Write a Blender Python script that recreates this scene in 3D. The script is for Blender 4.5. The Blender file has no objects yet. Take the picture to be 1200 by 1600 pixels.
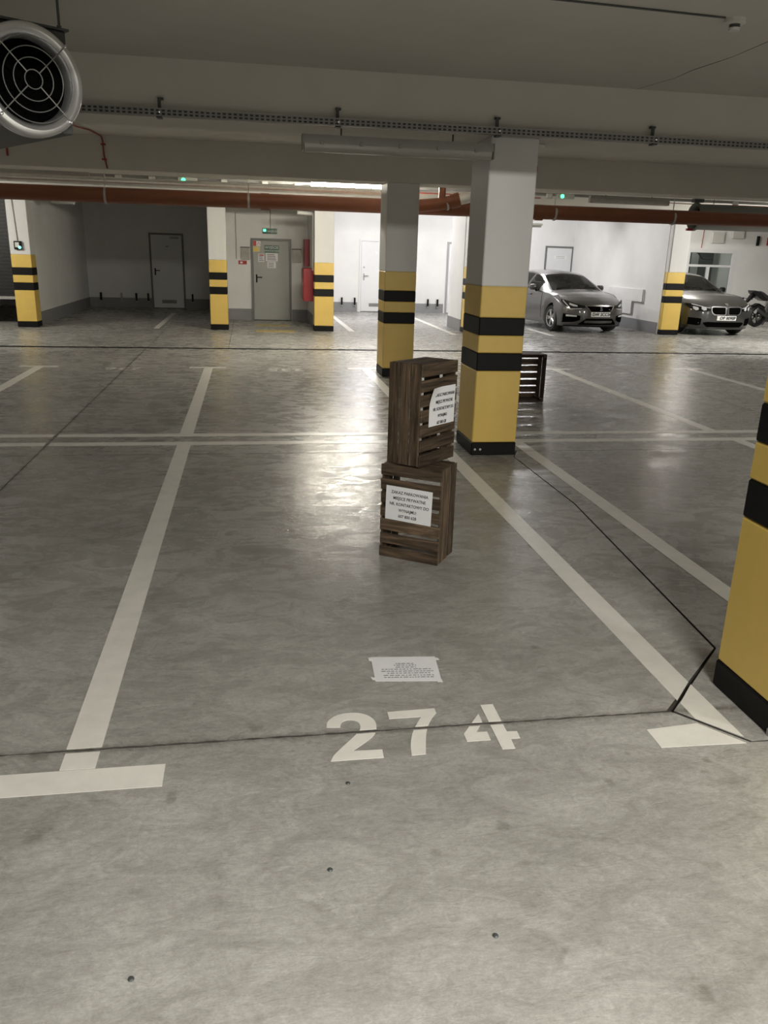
import bpy, bmesh, math, random
from mathutils import Vector, Matrix, Euler, noise
R = math.radians
rnd = random.Random(7)
S = bpy.context.scene
COL = S.collection

# ------------------------------------------------------------------ camera
cam = bpy.data.cameras.new('camera')
cam.sensor_width = 36.0
cam.lens = 36.0 * 1255.0 / 1600.0
cam.clip_start = 0.05
cam.clip_end = 200
camo = bpy.data.objects.new('camera', cam)
COL.objects.link(camo)
M = Matrix(((0.986944, 0.021773, -0.159588), (-0.158505, 0.307291, -0.938322), (0.02861, 0.951366, 0.30673)))
camo.matrix_world = Matrix.Translation((0, 0, 1.75)) @ M.to_4x4()
S.camera = camo

# ------------------------------------------------------------------ world, exposure
w = bpy.data.worlds.new('world')
S.world = w
w.use_nodes = True
w.node_tree.nodes['Background'].inputs[0].default_value = (0.9, 0.92, 1.0, 1)
w.node_tree.nodes['Background'].inputs[1].default_value = 0.0
S.view_settings.view_transform = 'Standard'
S.view_settings.look = 'None'
S.view_settings.exposure = 0.45
S.view_settings.gamma = 1.0
S.view_settings.use_curve_mapping = False
try:
    S.cycles.use_denoising = True
    S.cycles.max_bounces = 8
    S.cycles.diffuse_bounces = 5
    S.cycles.glossy_bounces = 4
    S.cycles.sample_clamp_indirect = 6.0
except Exception:
    pass

# ------------------------------------------------------------------ lamps of the garage
def lamp(name, loc, sx, sy, power, color, rot=(0, 0, 0)):
    l = bpy.data.lights.new(name, 'AREA')
    l.shape = 'RECTANGLE'
    l.size = sx
    l.size_y = sy
    l.energy = power
    l.color = color
    o = bpy.data.objects.new(name, l)
    o.location = loc
    o.rotation_euler = rot
    COL.objects.link(o)
    return o
WARM = (1.0, 0.972, 0.91)
COOL = (0.98, 0.97, 1.0)
def tube(name, loc, sx, power, color, tilt=52):
    # a tube lamp throws light down and to both sides, not up
    for k, a in (('front', -tilt), ('back', tilt)):
        lamp(name + '_' + k, loc, sx, 0.08, power / 2, color, (R(a), 0, 0))
# tubes on the lane behind the camera
tube('lamp_lane_behind', (1.1, -1.7, 2.94), 1.4, 370, WARM, 32)
tube('lamp_lane_behind_right', (7.2, -1.7, 2.94), 1.4, 290, WARM, 30)
# far lane: the tube in view shines by itself, its neighbours stand outside the frame
tube('lamp_lane_far_left', (-7.1, 16.0, 2.84), 1.4, 190, (1.0, 0.965, 0.88))
tube('lamp_lane_far_right', (12.6, 16.0, 2.84), 1.4, 260, (1.0, 0.975, 0.92))
# tubes in the bays behind the far row of columns, hidden by the pipe and the cross beam
tube('lamp_bay_middle', (3.4, 22.0, 2.86), 1.5, 100, COOL)
tube('lamp_bay_right', (7.4, 22.2, 2.86), 1.5, 140, COOL)
tube('lamp_bay_far_right', (11.7, 22.0, 2.86), 1.5, 170, (1.0, 0.97, 0.90))

# ------------------------------------------------------------------ materials
MAT = {}
def mat(name, col, rough=0.6, metal=0.0, var=0.0, scale=6.0, bump=0.0, emit=None, estr=0.0, coat=0.0, spec=0.5, stretch=None, rvar=0.0):
    if name in MAT:
        return MAT[name]
    m = bpy.data.materials.new(name)
    m.use_nodes = True
    nt = m.node_tree
    b = nt.nodes['Principled BSDF']
    b.inputs['Base Color'].default_value = (*col, 1)
    b.inputs['Roughness'].default_value = rough
    b.inputs['Metallic'].default_value = metal
    b.inputs['Specular IOR Level'].default_value = spec
    b.inputs['Coat Weight'].default_value = coat
    b.inputs['Coat Roughness'].default_value = 0.08
    if emit:
        b.inputs['Emission Color'].default_value = (*emit, 1)
        b.inputs['Emission Strength'].default_value = estr
    tc = nt.nodes.new('ShaderNodeTexCoord')
    mp = nt.nodes.new('ShaderNodeMapping')
    if stretch:
        mp.inputs['Scale'].default_value = stretch
    nt.links.new(tc.outputs['Object'], mp.inputs['Vector'])
    n = nt.nodes.new('ShaderNodeTexNoise')
    n.inputs['Scale'].default_value = scale
    n.inputs['Detail'].default_value = 5
    n.inputs['Roughness'].default_value = 0.6
    nt.links.new(mp.outputs['Vector'], n.inputs['Vector'])
    if var > 0:
        cr = nt.nodes.new('ShaderNodeValToRGB')
        cr.color_ramp.elements[0].position = 0.3
        cr.color_ramp.elements[1].position = 0.7
        cr.color_ramp.elements[0].color = (*[c * (1 - var) for c in col], 1)
        cr.color_ramp.elements[1].color = (*[min(1, c * (1 + var)) for c in col], 1)
        nt.links.new(n.outputs['Fac'], cr.inputs['Fac'])
        nt.links.new(cr.outputs['Color'], b.inputs['Base Color'])
    if rvar > 0:
        mr = nt.nodes.new('ShaderNodeMapRange')
        mr.inputs['From Min'].default_value = 0.3
        mr.inputs['From Max'].default_value = 0.7
        mr.inputs['To Min'].default_value = max(0.02, rough - rvar)
        mr.inputs['To Max'].default_value = min(1, rough + rvar)
        nt.links.new(n.outputs['Fac'], mr.inputs['Value'])
        nt.links.new(mr.outputs['Result'], b.inputs['Roughness'])
    if bump > 0:
        bp = nt.nodes.new('ShaderNodeBump')
        bp.inputs['Strength'].default_value = bump
        bp.inputs['Distance'].default_value = 0.01
        nt.links.new(n.outputs['Fac'], bp.inputs['Height'])
        nt.links.new(bp.outputs['Normal'], b.inputs['Normal'])
    MAT[name] = m
    return m

def floor_material():
    m = bpy.data.materials.new('polished_concrete')
    m.use_nodes = True
    nt = m.node_tree
    L = nt.links.new
    b = nt.nodes['Principled BSDF']
    geo = nt.nodes.new('ShaderNodeNewGeometry')
    def nz(scale, detail, rough, sc=(1, 1, 1), dist=0.0, off=(0, 0, 0)):
        mp = nt.nodes.new('ShaderNodeMapping')
        mp.inputs['Scale'].default_value = sc
        mp.inputs['Location'].default_value = off
        L(geo.outputs['Position'], mp.inputs['Vector'])
        n = nt.nodes.new('ShaderNodeTexNoise')
        n.inputs['Scale'].default_value = scale
        n.inputs['Detail'].default_value = detail
        n.inputs['Roughness'].default_value = rough
        n.inputs['Distortion'].default_value = dist
        L(mp.outputs['Vector'], n.inputs['Vector'])
        return n
    def ramp(src, p0, p1, c0, c1):
        r = nt.nodes.new('ShaderNodeValToRGB')
        r.color_ramp.elements[0].position = p0
        r.color_ramp.elements[1].position = p1
        r.color_ramp.elements[0].color = (*c0, 1)
        r.color_ramp.elements[1].color = (*c1, 1)
        L(src, r.inputs['Fac'])
        return r
    def mix(kind, fac, a, c):
        x = nt.nodes.new('ShaderNodeMix')
        x.data_type = 'RGBA'
        x.blend_type = kind
        x.inputs[0].default_value = fac
        L(a, x.inputs[6])
        L(c, x.inputs[7])
        return x.outputs[2]
    big = nz(0.9, 5, 0.6, dist=0.6)
    mid = nz(4.5, 8, 0.68, sc=(0.75, 1.3, 1), dist=1.2)
    fine = nz(40, 6, 0.7)
    swirl = nz(11, 6, 0.7, dist=3.0, off=(3, 1, 0))
    base = ramp(big.outputs['Fac'], 0.30, 0.72, (0.285, 0.280, 0.262), (0.415, 0.410, 0.390))
    c1 = mix('MULTIPLY', 0.85, base.outputs['Color'], ramp(mid.outputs['Fac'], 0.30, 0.66, (0.74, 0.73, 0.71), (1.12, 1.12, 1.12)).outputs['Color'])
    c2 = mix('MULTIPLY', 0.55, c1, ramp(swirl.outputs['Fac'], 0.32, 0.62, (0.80, 0.79, 0.77), (1.08, 1.08, 1.09)).outputs['Color'])
    c3 = mix('MULTIPLY', 0.6, c2, ramp(fine.outputs['Fac'], 0.3, 0.7, (0.86, 0.86, 0.85), (1.1, 1.1, 1.1)).outputs['Color'])
    spots = nz(7.5, 3, 0.5, off=(9, 4, 0))
    c4 = mix('MULTIPLY', 0.8, c3, ramp(spots.outputs['Fac'], 0.25, 0.33, (0.66, 0.65, 0.62), (1, 1, 1)).outputs['Color'])
    wisp = nz(26, 7, 0.72, sc=(0.7, 1.4, 1), dist=2.2, off=(5, 7, 0))
    c5 = mix('MULTIPLY', 0.75, c4, ramp(wisp.outputs['Fac'], 0.33, 0.68, (0.87, 0.865, 0.855), (1.13, 1.13, 1.13)).outputs['Color'])
    grit = nz(150, 3, 0.6)
    c6 = mix('MULTIPLY', 0.55, c5, ramp(grit.outputs['Fac'], 0.3, 0.7, (0.84, 0.84, 0.84), (1.12, 1.12, 1.12)).outputs['Color'])
    def math_(op, a, v=None, b=None):
        x = nt.nodes.new('ShaderNodeMath')
        x.operation = op
        L(a, x.inputs[0]) if not isinstance(a, float) else setattr(x.inputs[0], 'default_value', a)
        if b is not None:
            L(b, x.inputs[1])
        elif v is not None:
            x.inputs[1].default_value = v
        return x.outputs[0]
    sep = nt.nodes.new('ShaderNodeSeparateXYZ')
    L(geo.outputs['Position'], sep.inputs[0])
    # dirt gathered along the open joint under the number and along the long crack on the left
    d1 = math_('ABSOLUTE', math_('SUBTRACT', sep.outputs['Y'], 2.645))
    d2 = math_('ABSOLUTE', math_('SUBTRACT', sep.outputs['X'], -1.85))
    dd = math_('MINIMUM', d1, b=d2)
    edge = math_('ADD', dd, b=math_('MULTIPLY', swirl.outputs['Fac'], 0.05))
    dirt = ramp(edge, 0.024, 0.058, (0.50, 0.48, 0.45), (1, 1, 1))
    c7 = mix('MULTIPLY', 0.8, c6, dirt.outputs['Color'])
    # pale round wear mark in front of the crates
    px_ = math_('SUBTRACT', sep.outputs['X'], 0.86)
    py_ = math_('SUBTRACT', sep.outputs['Y'], 4.08)
    rad = math_('SQRT', math_('ADD', math_('MULTIPLY', px_, b=px_), b=math_('MULTIPLY', py_, b=py_)))
    ringm = ramp(rad, 0.165, 0.185, (1.10, 1.10, 1.12), (1, 1, 1))
    c8 = mix('MULTIPLY', 0.9, c7, ringm.outputs['Color'])
    L(c8, b.inputs['Base Color'])
    rr = nt.nodes.new('ShaderNodeMapRange')
    rr.inputs['From Min'].default_value = 0.38
    rr.inputs['From Max'].default_value = 0.62
    rr.inputs['To Min'].default_value = 0.15
    rr.inputs['To Max'].default_value = 0.40
    L(mid.outputs['Fac'], rr.inputs['Value'])
    L(rr.outputs['Result'], b.inputs['Roughness'])
    wav = nz(3.0, 4, 0.55, sc=(0.6, 1.6, 1), dist=0.8)
    rip = nz(16.0, 5, 0.65, sc=(0.55, 1.5, 1), dist=1.5)
    ad0 = nt.nodes.new('ShaderNodeMath')
    ad0.operation = 'MULTIPLY_ADD'
    L(rip.outputs['Fac'], ad0.inputs[0])
    ad0.inputs[1].default_value = 0.32
    wv = nt.nodes.new('ShaderNodeMath')
    wv.operation = 'MULTIPLY'
    wv.inputs[1].default_value = 0.55
    L(wav.outputs['Fac'], wv.inputs[0])
    L(wv.outputs[0], ad0.inputs[2])
    add = nt.nodes.new('ShaderNodeMath')
    add.operation = 'MULTIPLY_ADD'
    L(fine.outputs['Fac'], add.inputs[0])
    add.inputs[1].default_value = 0.10
    L(ad0.outputs[0], add.inputs[2])
    bp = nt.nodes.new('ShaderNodeBump')
    bp.inputs['Strength'].default_value = 0.5
    bp.inputs['Distance'].default_value = 0.012
    L(add.outputs[0], bp.inputs['Height'])
    L(bp.outputs['Normal'], b.inputs['Normal'])
    sp = nt.nodes.new('ShaderNodeMapRange')
    sp.inputs['From Min'].default_value = 0.36
    sp.inputs['From Max'].default_value = 0.62
    sp.inputs['To Min'].default_value = 0.03
    sp.inputs['To Max'].default_value = 0.24
    L(swirl.outputs['Fac'], sp.inputs['Value'])
    L(sp.outputs['Result'], b.inputs['Specular IOR Level'])
    return m

def wood_material():
    m = bpy.data.materials.new('burnt_wood')
    m.use_nodes = True
    nt = m.node_tree
    L = nt.links.new
    b = nt.nodes['Principled BSDF']
    at = nt.nodes.new('ShaderNodeAttribute')
    at.attribute_name = 'grain'
    n = nt.nodes.new('ShaderNodeTexNoise')
    n.inputs['Scale'].default_value = 1.0
    n.inputs['Detail'].default_value = 7
    n.inputs['Roughness'].default_value = 0.65
    n.inputs['Distortion'].default_value = 0.7
    L(at.outputs['Vector'], n.inputs['Vector'])
    r = nt.nodes.new('ShaderNodeValToRGB')
    e = r.color_ramp.elements
    e[0].position = 0.30
    e[0].color = (0.016, 0.011, 0.007, 1)
    e[1].position = 0.74
    e[1].color = (0.19, 0.132, 0.085, 1)
    x = e.new(0.52)
    x.color = (0.075, 0.051, 0.032, 1)
    L(n.outputs['Fac'], r.inputs['Fac'])
    oi = nt.nodes.new('ShaderNodeObjectInfo')
    mr = nt.nodes.new('ShaderNodeMapRange')
    mr.inputs['To Min'].default_value = 0.65
    mr.inputs['To Max'].default_value = 1.35
    L(oi.outputs['Random'], mr.inputs['Value'])
    hs = nt.nodes.new('ShaderNodeHueSaturation')
    L(mr.outputs['Result'], hs.inputs['Value'])
    L(r.outputs['Color'], hs.inputs['Color'])
    L(hs.outputs['Color'], b.inputs['Base Color'])
    b.inputs['Roughness'].default_value = 0.62
    b.inputs['Specular IOR Level'].default_value = 0.3
    bp = nt.nodes.new('ShaderNodeBump')
    bp.inputs['Strength'].default_value = 0.4
    bp.inputs['Distance'].default_value = 0.004
    L(n.outputs['Fac'], bp.inputs['Height'])
    L(bp.outputs['Normal'], b.inputs['Normal'])
    return m

def glass_material(name, tint, transp):
    m = bpy.data.materials.new(name)
    m.use_nodes = True
    nt = m.node_tree
    L = nt.links.new
    out = nt.nodes['Material Output']
    nt.nodes.remove(nt.nodes['Principled BSDF'])
    t = nt.nodes.new('ShaderNodeBsdfTransparent')
    t.inputs[0].default_value = (*[c * transp for c in tint], 1)
    g = nt.nodes.new('ShaderNodeBsdfGlossy')
    g.inputs['Roughness'].default_value = 0.03
    fr = nt.nodes.new('ShaderNodeFresnel')
    fr.inputs['IOR'].default_value = 1.5
    mx = nt.nodes.new('ShaderNodeMixShader')
    L(fr.outputs[0], mx.inputs[0])
    L(t.outputs[0], mx.inputs[1])
    L(g.outputs[0], mx.inputs[2])
    L(mx.outputs[0], out.inputs['Surface'])
    return m

FLOOR = floor_material()
WOOD = wood_material()
GLASS = glass_material('car_glass', (0.80, 0.95, 0.92), 0.60)
CLEAR = glass_material('clear_glass', (0.95, 1.0, 0.98), 0.85)
WALL = mat('white_plaster', (0.74, 0.735, 0.72), 0.85, var=0.05, scale=1.2, bump=0.05)
WALLBASE = mat('grey_dado_paint', (0.235, 0.235, 0.24), 0.6, var=0.06, scale=3)
CEIL = mat('ceiling_concrete', (0.60, 0.58, 0.535), 0.9, var=0.05, scale=0.9, bump=0.06)
BEAMM = mat('painted_beam', (0.62, 0.60, 0.545), 0.85, var=0.05, scale=1.1, bump=0.06)
PILLAR = mat('column_white', (0.66, 0.655, 0.635), 0.7, var=0.035, scale=2, bump=0.03)
YELLOW = mat('safety_yellow', (0.68, 0.475, 0.115), 0.42, var=0.05, scale=4, bump=0.03)
BLACK = mat('safety_black', (0.005, 0.005, 0.005), 0.55, var=0.2, scale=5, spec=0.2)
LINE = mat('line_paint', (0.74, 0.725, 0.67), 0.36, var=0.07, scale=9, bump=0.05)
LINEY = mat('line_paint_yellow', (0.50, 0.40, 0.14), 0.55, var=0.12, scale=9)
LINEF = mat('line_paint_worn', (0.66, 0.65, 0.60), 0.5, var=0.12, scale=14)
DARKGAP = mat('joint_fill', (0.05, 0.046, 0.04), 0.9, var=0.3, scale=20)
GALV = mat('galvanised_steel', (0.42, 0.42, 0.41), 0.42, 0.75, var=0.12, scale=12)
TRAYM = mat('tray_steel', (0.30, 0.295, 0.28), 0.5, 0.5, var=0.1, scale=10)
ALU = mat('spun_aluminium', (0.78, 0.78, 0.78), 0.36, 0.85, var=0.04, scale=6)
DARK = mat('dark_void', (0.003, 0.003, 0.003), 0.9, spec=0.0)
DARKGREY = mat('dark_grey_metal', (0.07, 0.075, 0.075), 0.5, 0.3, var=0.1)
WIRE = mat('guard_wire', (0.33, 0.33, 0.32), 0.4, 0.6)
PIPE = mat('brown_plastic_pipe', (0.19, 0.058, 0.024), 0.45, var=0.08, scale=3)
SILVER = mat('foil_lagging', (0.70, 0.69, 0.66), 0.3, 0.8, var=0.08, scale=14, bump=0.1)
REDC = mat('red_cable', (0.32, 0.05, 0.03), 0.5)
REDP = mat('red_enamel', (0.30, 0.007, 0.012), 0.35, var=0.05)
WHITEP = mat('white_plastic', (0.62, 0.615, 0.58), 0.45, var=0.03)
GREYP = mat('grey_plastic', (0.33, 0.325, 0.30), 0.4, var=0.04)
DIFF = mat('grey_diffuser', (0.42, 0.41, 0.375), 0.2, var=0.04, spec=0.6)
LIT = mat('lit_diffuser', (0.9, 0.9, 0.85), 0.4, emit=(1.0, 0.94, 0.80), estr=165.0)
GREENLED = mat('green_led', (0.02, 0.4, 0.12), 0.4, emit=(0.06, 1.0, 0.30), estr=3.5)
CYANLED = mat('cyan_led', (0.1, 0.5, 0.45), 0.4, emit=(0.25, 1.0, 0.85), estr=1.2)
DOORW = mat('white_door', (0.70, 0.70, 0.705), 0.45, var=0.02)
DOORG = mat('grey_steel_door', (0.33, 0.335, 0.305), 0.45, var=0.03)
FRAMEG = mat('door_frame_grey', (0.16, 0.16, 0.155), 0.5)
SIGNG = mat('sign_green', (0.006, 0.075, 0.036), 0.4)
PAPER = mat('white_paper', (0.74, 0.745, 0.76), 0.75, var=0.03, scale=10)
INK = mat('black_ink', (0.02, 0.02, 0.022), 0.7)
INKG = mat('grey_ink', (0.20, 0.20, 0.21), 0.7)
SIGNW = mat('sign_white', (0.78, 0.78, 0.76), 0.5)
SIGNR = mat('sign_red', (0.42, 0.03, 0.03), 0.5)
SIGNY = mat('sign_yellow', (0.72, 0.52, 0.05), 0.5)
CHROME = mat('chrome', (0.75, 0.75, 0.75), 0.12, 1.0)
RUBBER = mat('tyre_rubber', (0.016, 0.016, 0.016), 0.75, var=0.2, scale=20)
PAINT1 = mat('grey_metallic_paint', (0.105, 0.102, 0.10), 0.34, 0.75, coat=0.8)
PAINT2 = mat('graphite_metallic_paint', (0.085, 0.085, 0.083), 0.34, 0.75, coat=0.8)
TRIMB = mat('black_trim', (0.006, 0.006, 0.0065), 0.4, spec=0.2)
SEATM = mat('seat_fabric', (0.03, 0.03, 0.032), 0.8)
LENS = mat('lamp_lens', (0.72, 0.73, 0.75), 0.1, 0.3)
RIMM = mat('alloy_rim', (0.50, 0.50, 0.50), 0.28, 0.9)
SLATM = mat('shutter_slat', (0.010, 0.010, 0.0095), 0.5, 0.2)

# ------------------------------------------------------------------ mesh helpers
class MB:
    def __init__(s):
        s.bm = bmesh.new()
    def box(s, x0, x1, y0, y1, z0, z1, bev=0.0, mtx=None):
        v = [s.bm.verts.new(p) for p in ((x0, y0, z0), (x1, y0, z0), (x1, y1, z0), (x0, y1, z0), (x0, y0, z1), (x1, y0, z1), (x1, y1, z1), (x0, y1, z1))]
        fs = [s.bm.faces.new([v[i] for i in q]) for q in ((0, 3, 2, 1), (4, 5, 6, 7), (0, 1, 5, 4), (1, 2, 6, 5), (2, 3, 7, 6), (3, 0, 4, 7))]
        if bev > 0:
            es = list({e for f in fs for e in f.edges})
            r = bmesh.ops.bevel(s.bm, geom=es, offset=bev, segments=1, affect='EDGES', profile=0.5)
            v = list({x for f in r['faces'] for x in f.verts} | {x for x in v if x.is_valid})
        if mtx is not None:
            for x in v:
                x.co = mtx @ x.co
        return s
    def tube(s, pts, r, n=8, caps=True):
        pts = [Vector(p) for p in pts]
        rs = r if isinstance(r, (list, tuple)) else [r] * len(pts)
        rings = []
        up = None
        for i, p in enumerate(pts):
            d = (pts[min(i + 1, len(pts) - 1)] - pts[max(i - 1, 0)]).normalized()
            if up is None:
                up = Vector((0, 0, 1)) if abs(d.z) < 0.9 else Vector((1, 0, 0))
            a = d.cross(up)
            if a.length < 1e-4:
                a = d.cross(Vector((0.3, 1, 0.2)))
            a.normalize()
            b = a.cross(d).normalized()
            up = b
            rings.append([s.bm.verts.new(p + (a * math.cos(t) + b * math.sin(t)) * rs[i]) for t in [2 * math.pi * k / n for k in range(n)]])
        for q, t in zip(rings, rings[1:]):
            for k in range(n):
                s.bm.faces.new((q[k], q[(k + 1) % n], t[(k + 1) % n], t[k]))
        if caps:
            s.bm.faces.new(rings[0][::-1])
            s.bm.faces.new(rings[-1])
        return s
    def lathe(s, prof, n=32, axis='Y', closed=False, c=(0, 0, 0)):
        # prof: (radius, along)
        rings = []
        for r, a in prof:
            ring = []
            for k in range(n):
                t = 2 * math.pi * k / n
                u, v = r * math.cos(t), r * math.sin(t)
                p = {'Y': (u, a, v), 'X': (a, u, v), 'Z': (u, v, a)}[axis]
                ring.append(s.bm.verts.new((p[0] + c[0], p[1] + c[1], p[2] + c[2])))
            rings.append(ring)
        prs = list(zip(rings, rings[1:]))
        if closed:
            prs.append((rings[-1], rings[0]))
        for q, t in prs:
            for k in range(n):
                s.bm.faces.new((q[k], q[(k + 1) % n], t[(k + 1) % n], t[k]))
        if not closed:
            if prof[0][0] > 1e-5:
                s.bm.faces.new(rings[0])
            if prof[-1][0] > 1e-5:
                s.bm.faces.new(rings[-1])
        return s
    def prism(s, poly, z0, z1, f=None):
        f = f or (lambda x, y, z: (x, y, z))
        a = [s.bm.verts.new(f(x, y, z0)) for x, y in poly]
        b = [s.bm.verts.new(f(x, y, z1)) for x, y in poly]
        n = len(poly)
        s.bm.faces.new(a[::-1])
        s.bm.faces.new(b)
        for i in range(n):
            s.bm.faces.new((a[i], a[(i + 1) % n], b[(i + 1) % n], b[i]))
        return s
    def build(s, name, m, parent=None, smooth=None):
        bmesh.ops.remove_doubles(s.bm, verts=s.bm.verts, dist=1e-6)
        bmesh.ops.recalc_face_normals(s.bm, faces=s.bm.faces)
        me = bpy.data.meshes.new(name)
        s.bm.to_mesh(me)
        s.bm.free()
        return link(name, me, m, parent, smooth)

def link(name, me, m, parent=None, smooth=None):
    if m:
        me.materials.append(m)
    if smooth:
        for p in me.polygons:
            p.use_smooth = True
        me.set_sharp_from_angle(angle=R(smooth))
    o = bpy.data.objects.new(name, me)
    COL.objects.link(o)
    if parent:
        o.parent = parent
    return o

def tag(o, label=None, cat=None, group=None, kind=None):
    if label:
        o['label'] = label
    if cat:
        o['category'] = cat
    if group:
        o['group'] = group
    if kind:
        o['kind'] = kind
    return o

def thing(name, label, cat, loc=(0, 0, 0), rot=(0, 0, 0), group=None, kind=None):
    o = bpy.data.objects.new(name, None)
    o.empty_display_size = 0.1
    o.location = loc
    o.rotation_euler = rot
    COL.objects.link(o)
    return tag(o, label, cat, group, kind)

def copy_tree(o, parent=None):
    c = o.copy()
    COL.objects.link(c)
    if parent:
        c.parent = parent
    for ch in [x for x in bpy.data.objects if x.parent == o]:
        copy_tree(ch, c)
    return c

def box(name, dims, m, parent=None, bev=0.0):
    return MB().box(*dims, bev=bev).build(name, m, parent)

def text(name, s, size, m, parent, loc, rot=(0, 0, 0), depth=0.0006, align='CENTER', scale=(1, 1, 1), bold=0.0):
    cu = bpy.data.curves.new(name, 'FONT')
    cu.body = s
    cu.size = size
    cu.align_x = align
    cu.align_y = 'CENTER'
    cu.extrude = depth
    cu.offset = bold
    cu.resolution_u = 3
    t = bpy.data.objects.new(name, cu)
    COL.objects.link(t)
    bpy.context.view_layer.update()
    me = bpy.data.meshes.new_from_object(t.evaluated_get(bpy.context.evaluated_depsgraph_get()))
    bpy.data.objects.remove(t)
    me.name = name
    me.materials.clear()
    o = link(name, me, m, parent)
    o.location = loc
    o.rotation_euler = rot
    o.scale = scale
    return o

def struct(o, label, cat):
    return tag(o, label, cat, kind='structure')

CZ = 3.10      # ceiling height
BZ = 2.69      # underside of the cross beams

# ------------------------------------------------------------------ floor: slabs parted by open joints
fl = thing('floor', 'polished grey brown concrete garage floor with joints', 'floor', kind='structure')
box('joint_bed', (-12.3, 26.3, -8.3, 25.6, -0.12, -0.018), DARKGAP, fl)
def jag(a, b, amp, step):
    a = Vector(a); b = Vector(b)
    n = max(1, int((b - a).length / step))
    d = (b - a).normalized()
    p = Vector((-d.y, d.x))
    return [tuple(a + (b - a) * (i / n) + (p * rnd.uniform(-amp, amp) if 0 < i else Vector((0, 0)))) for i in range(n)]
J1, J2, J3 = 2.645, 7.13, 15.2
CX = -1.85
g = 0.0035
slabs = []
slabs.append([(-12.2, -8.2), (26.2, -8.2), (26.2, 2.40)] + [(1.97, 2.40), (1.865, 2.405)] + [(1.665, J1 - g)]
             + jag((1.60, J1 - 0.003), (-3.2, J1 - 0.004), 0.003, 0.03) + [(-3.2, J1 - 0.004), (-12.2, J1 - g)])
slabs.append(jag((CX + g, J1 + g), (1.62, J1 + 0.007), 0.0035, 0.03) + [(1.65, J1 + 0.009), (2.152, 3.15), (2.37, 5.45), (2.365, 6.9), (2.46, J2 - g), (CX + g, J2 - g)])
slabs.append([(-12.2, J1 + g), (CX - g, J1 + g), (CX - g, J2 - g), (-12.2, J2 - g)])
slabs.append([(1.875, 2.41), (26.2, 2.41), (26.2, J2 - g), (2.472, J2 - g), (2.375, 6.9), (2.382, 5.45), (2.166, 3.15), (1.68, J1 + 0.004)])
slabs.append([(-12.2, J2 + g), (CX - g, J2 + g), (CX - g, J3 - 0.088), (-12.2, J3 - 0.088)])
slabs.append([(CX + g, J2 + g), (6.2 - g, J2 + g), (6.2 - g, J3 - 0.088), (CX + g, J3 - 0.088)])
slabs.append([(6.2 + g, J2 + g), (26.2, J2 + g), (26.2, J3 - 0.088), (6.2 + g, J3 - 0.088)])
slabs.append([(-12.2, J3 + 0.088), (-0.4 - g, J3 + 0.088), (-0.4 - g, 25.5), (-12.2, 25.5)])
slabs.append([(-0.4 + g, J3 + 0.088), (26.2, J3 + 0.088), (26.2, 25.5), (-0.4 + g, 25.5)])
for p in slabs:
    o = MB().prism(p, -0.02, 0.0).build('slab', FLOOR, fl)
    o.data.materials.append(DARKGAP)
    for f in o.data.polygons:
        if abs(f.normal.z) < 0.5:
            f.material_index = 1

box('joint_profile', (-12.2, 26.2, J3 - 0.085, J3 + 0.085, -0.017, -0.001), mat('rubber_profile', (0.008, 0.008, 0.008), 0.9, spec=0.0), fl)

# ------------------------------------------------------------------ ceiling, beams, walls
struct(box('ceiling', (-12.3, 26.3, -8.3, 25.6, CZ, CZ + 0.25), CEIL), 'grey concrete ceiling slab of the garage', 'ceiling')
ceiling_crack = MB()
pts = [(1.5 + i * 0.16, 4.83 + 0.004 * i, CZ - 0.004) for i in range(9)]
for y0, y1, lab in ((2.40, 2.86, 'painted cross beam over the nearest column, above the frame'),
                    (6.98, 7.54, 'painted concrete cross beam behind the perforated cable tray'),
                    (11.85, 12.41, 'second painted cross beam in front of the brown pipe'),
                    (18.85, 19.30, 'far cross beam over the row of far columns')):
    struct(box('beam', (-12.3, 26.3, y0, y1, BZ, CZ), BEAMM), lab, 'beam')
def wall(name, dims, lab, m=WALL):
    return struct(box(name, dims, m), lab, 'wall')
wall('wall_left', (-12.3, -12.0, -8.3, 25.6, 0, CZ), 'white side wall at the far left')
wall('wall_right', (26.0, 26.3, -8.3, 25.6, 0, CZ), 'white side wall at the far right')
wall('wall_front', (-12.3, 26.3, -8.5, -8.2, 0, CZ), 'white wall behind the viewer')
wb = thing('wall_back', 'long white back wall behind the far bays', 'wall', kind='structure')
box('wall_panel', (-12.3, 14.0, 25.4, 25.6, 0, CZ), WALL, wb)
box('wall_panel', (15.78, 26.3, 25.4, 25.6, 0, CZ), WALL, wb)
box('wall_panel', (14.0, 15.78, 25.4, 25.6, 2.16, CZ), WALL, wb)
wall('wall_bay_left', (-4.92, -4.62, 19.2, 25.4, 0, CZ), 'white side wall of the dark bay behind the left column')
wall('wall_alcove', (-0.855, -0.60, 19.2, 21.65, 0, CZ), 'white wall stub behind the column left of the exit door')
wall('wall_exit', (-0.86, 1.85, 21.65, 25.4, 0, CZ), 'white wall of the stair core with the grey exit door')
wall('wall_hydrant', (1.5, 1.86, 19.2, 21.65, 0, CZ), 'white wall stub carrying the red hydrant cabinet')
wall('wall_stub', (5.0, 5.36, 19.2, 20.55, 0, CZ), 'short white wall stub behind the half hidden column')
wall('wall_bay_right', (10.12, 10.5, 19.3, 25.4, 0, CZ), 'white side wall right of the estate car')
def base(name, dims, lab):
    return struct(box(name, dims, WALLBASE), lab, 'dado')
DH = 0.28
base('baseboard_back', (-4.62, -0.86, 25.385, 25.4, 0, DH), 'grey painted dado at the back of the dark bay')
base('baseboard_back', (1.85, 3.28, 25.385, 25.4, 0, DH), 'grey dado left of the bright white door')
base('baseboard_back', (4.32, 6.0, 25.385, 25.4, 0, DH), 'grey dado right of the bright white door')
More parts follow.
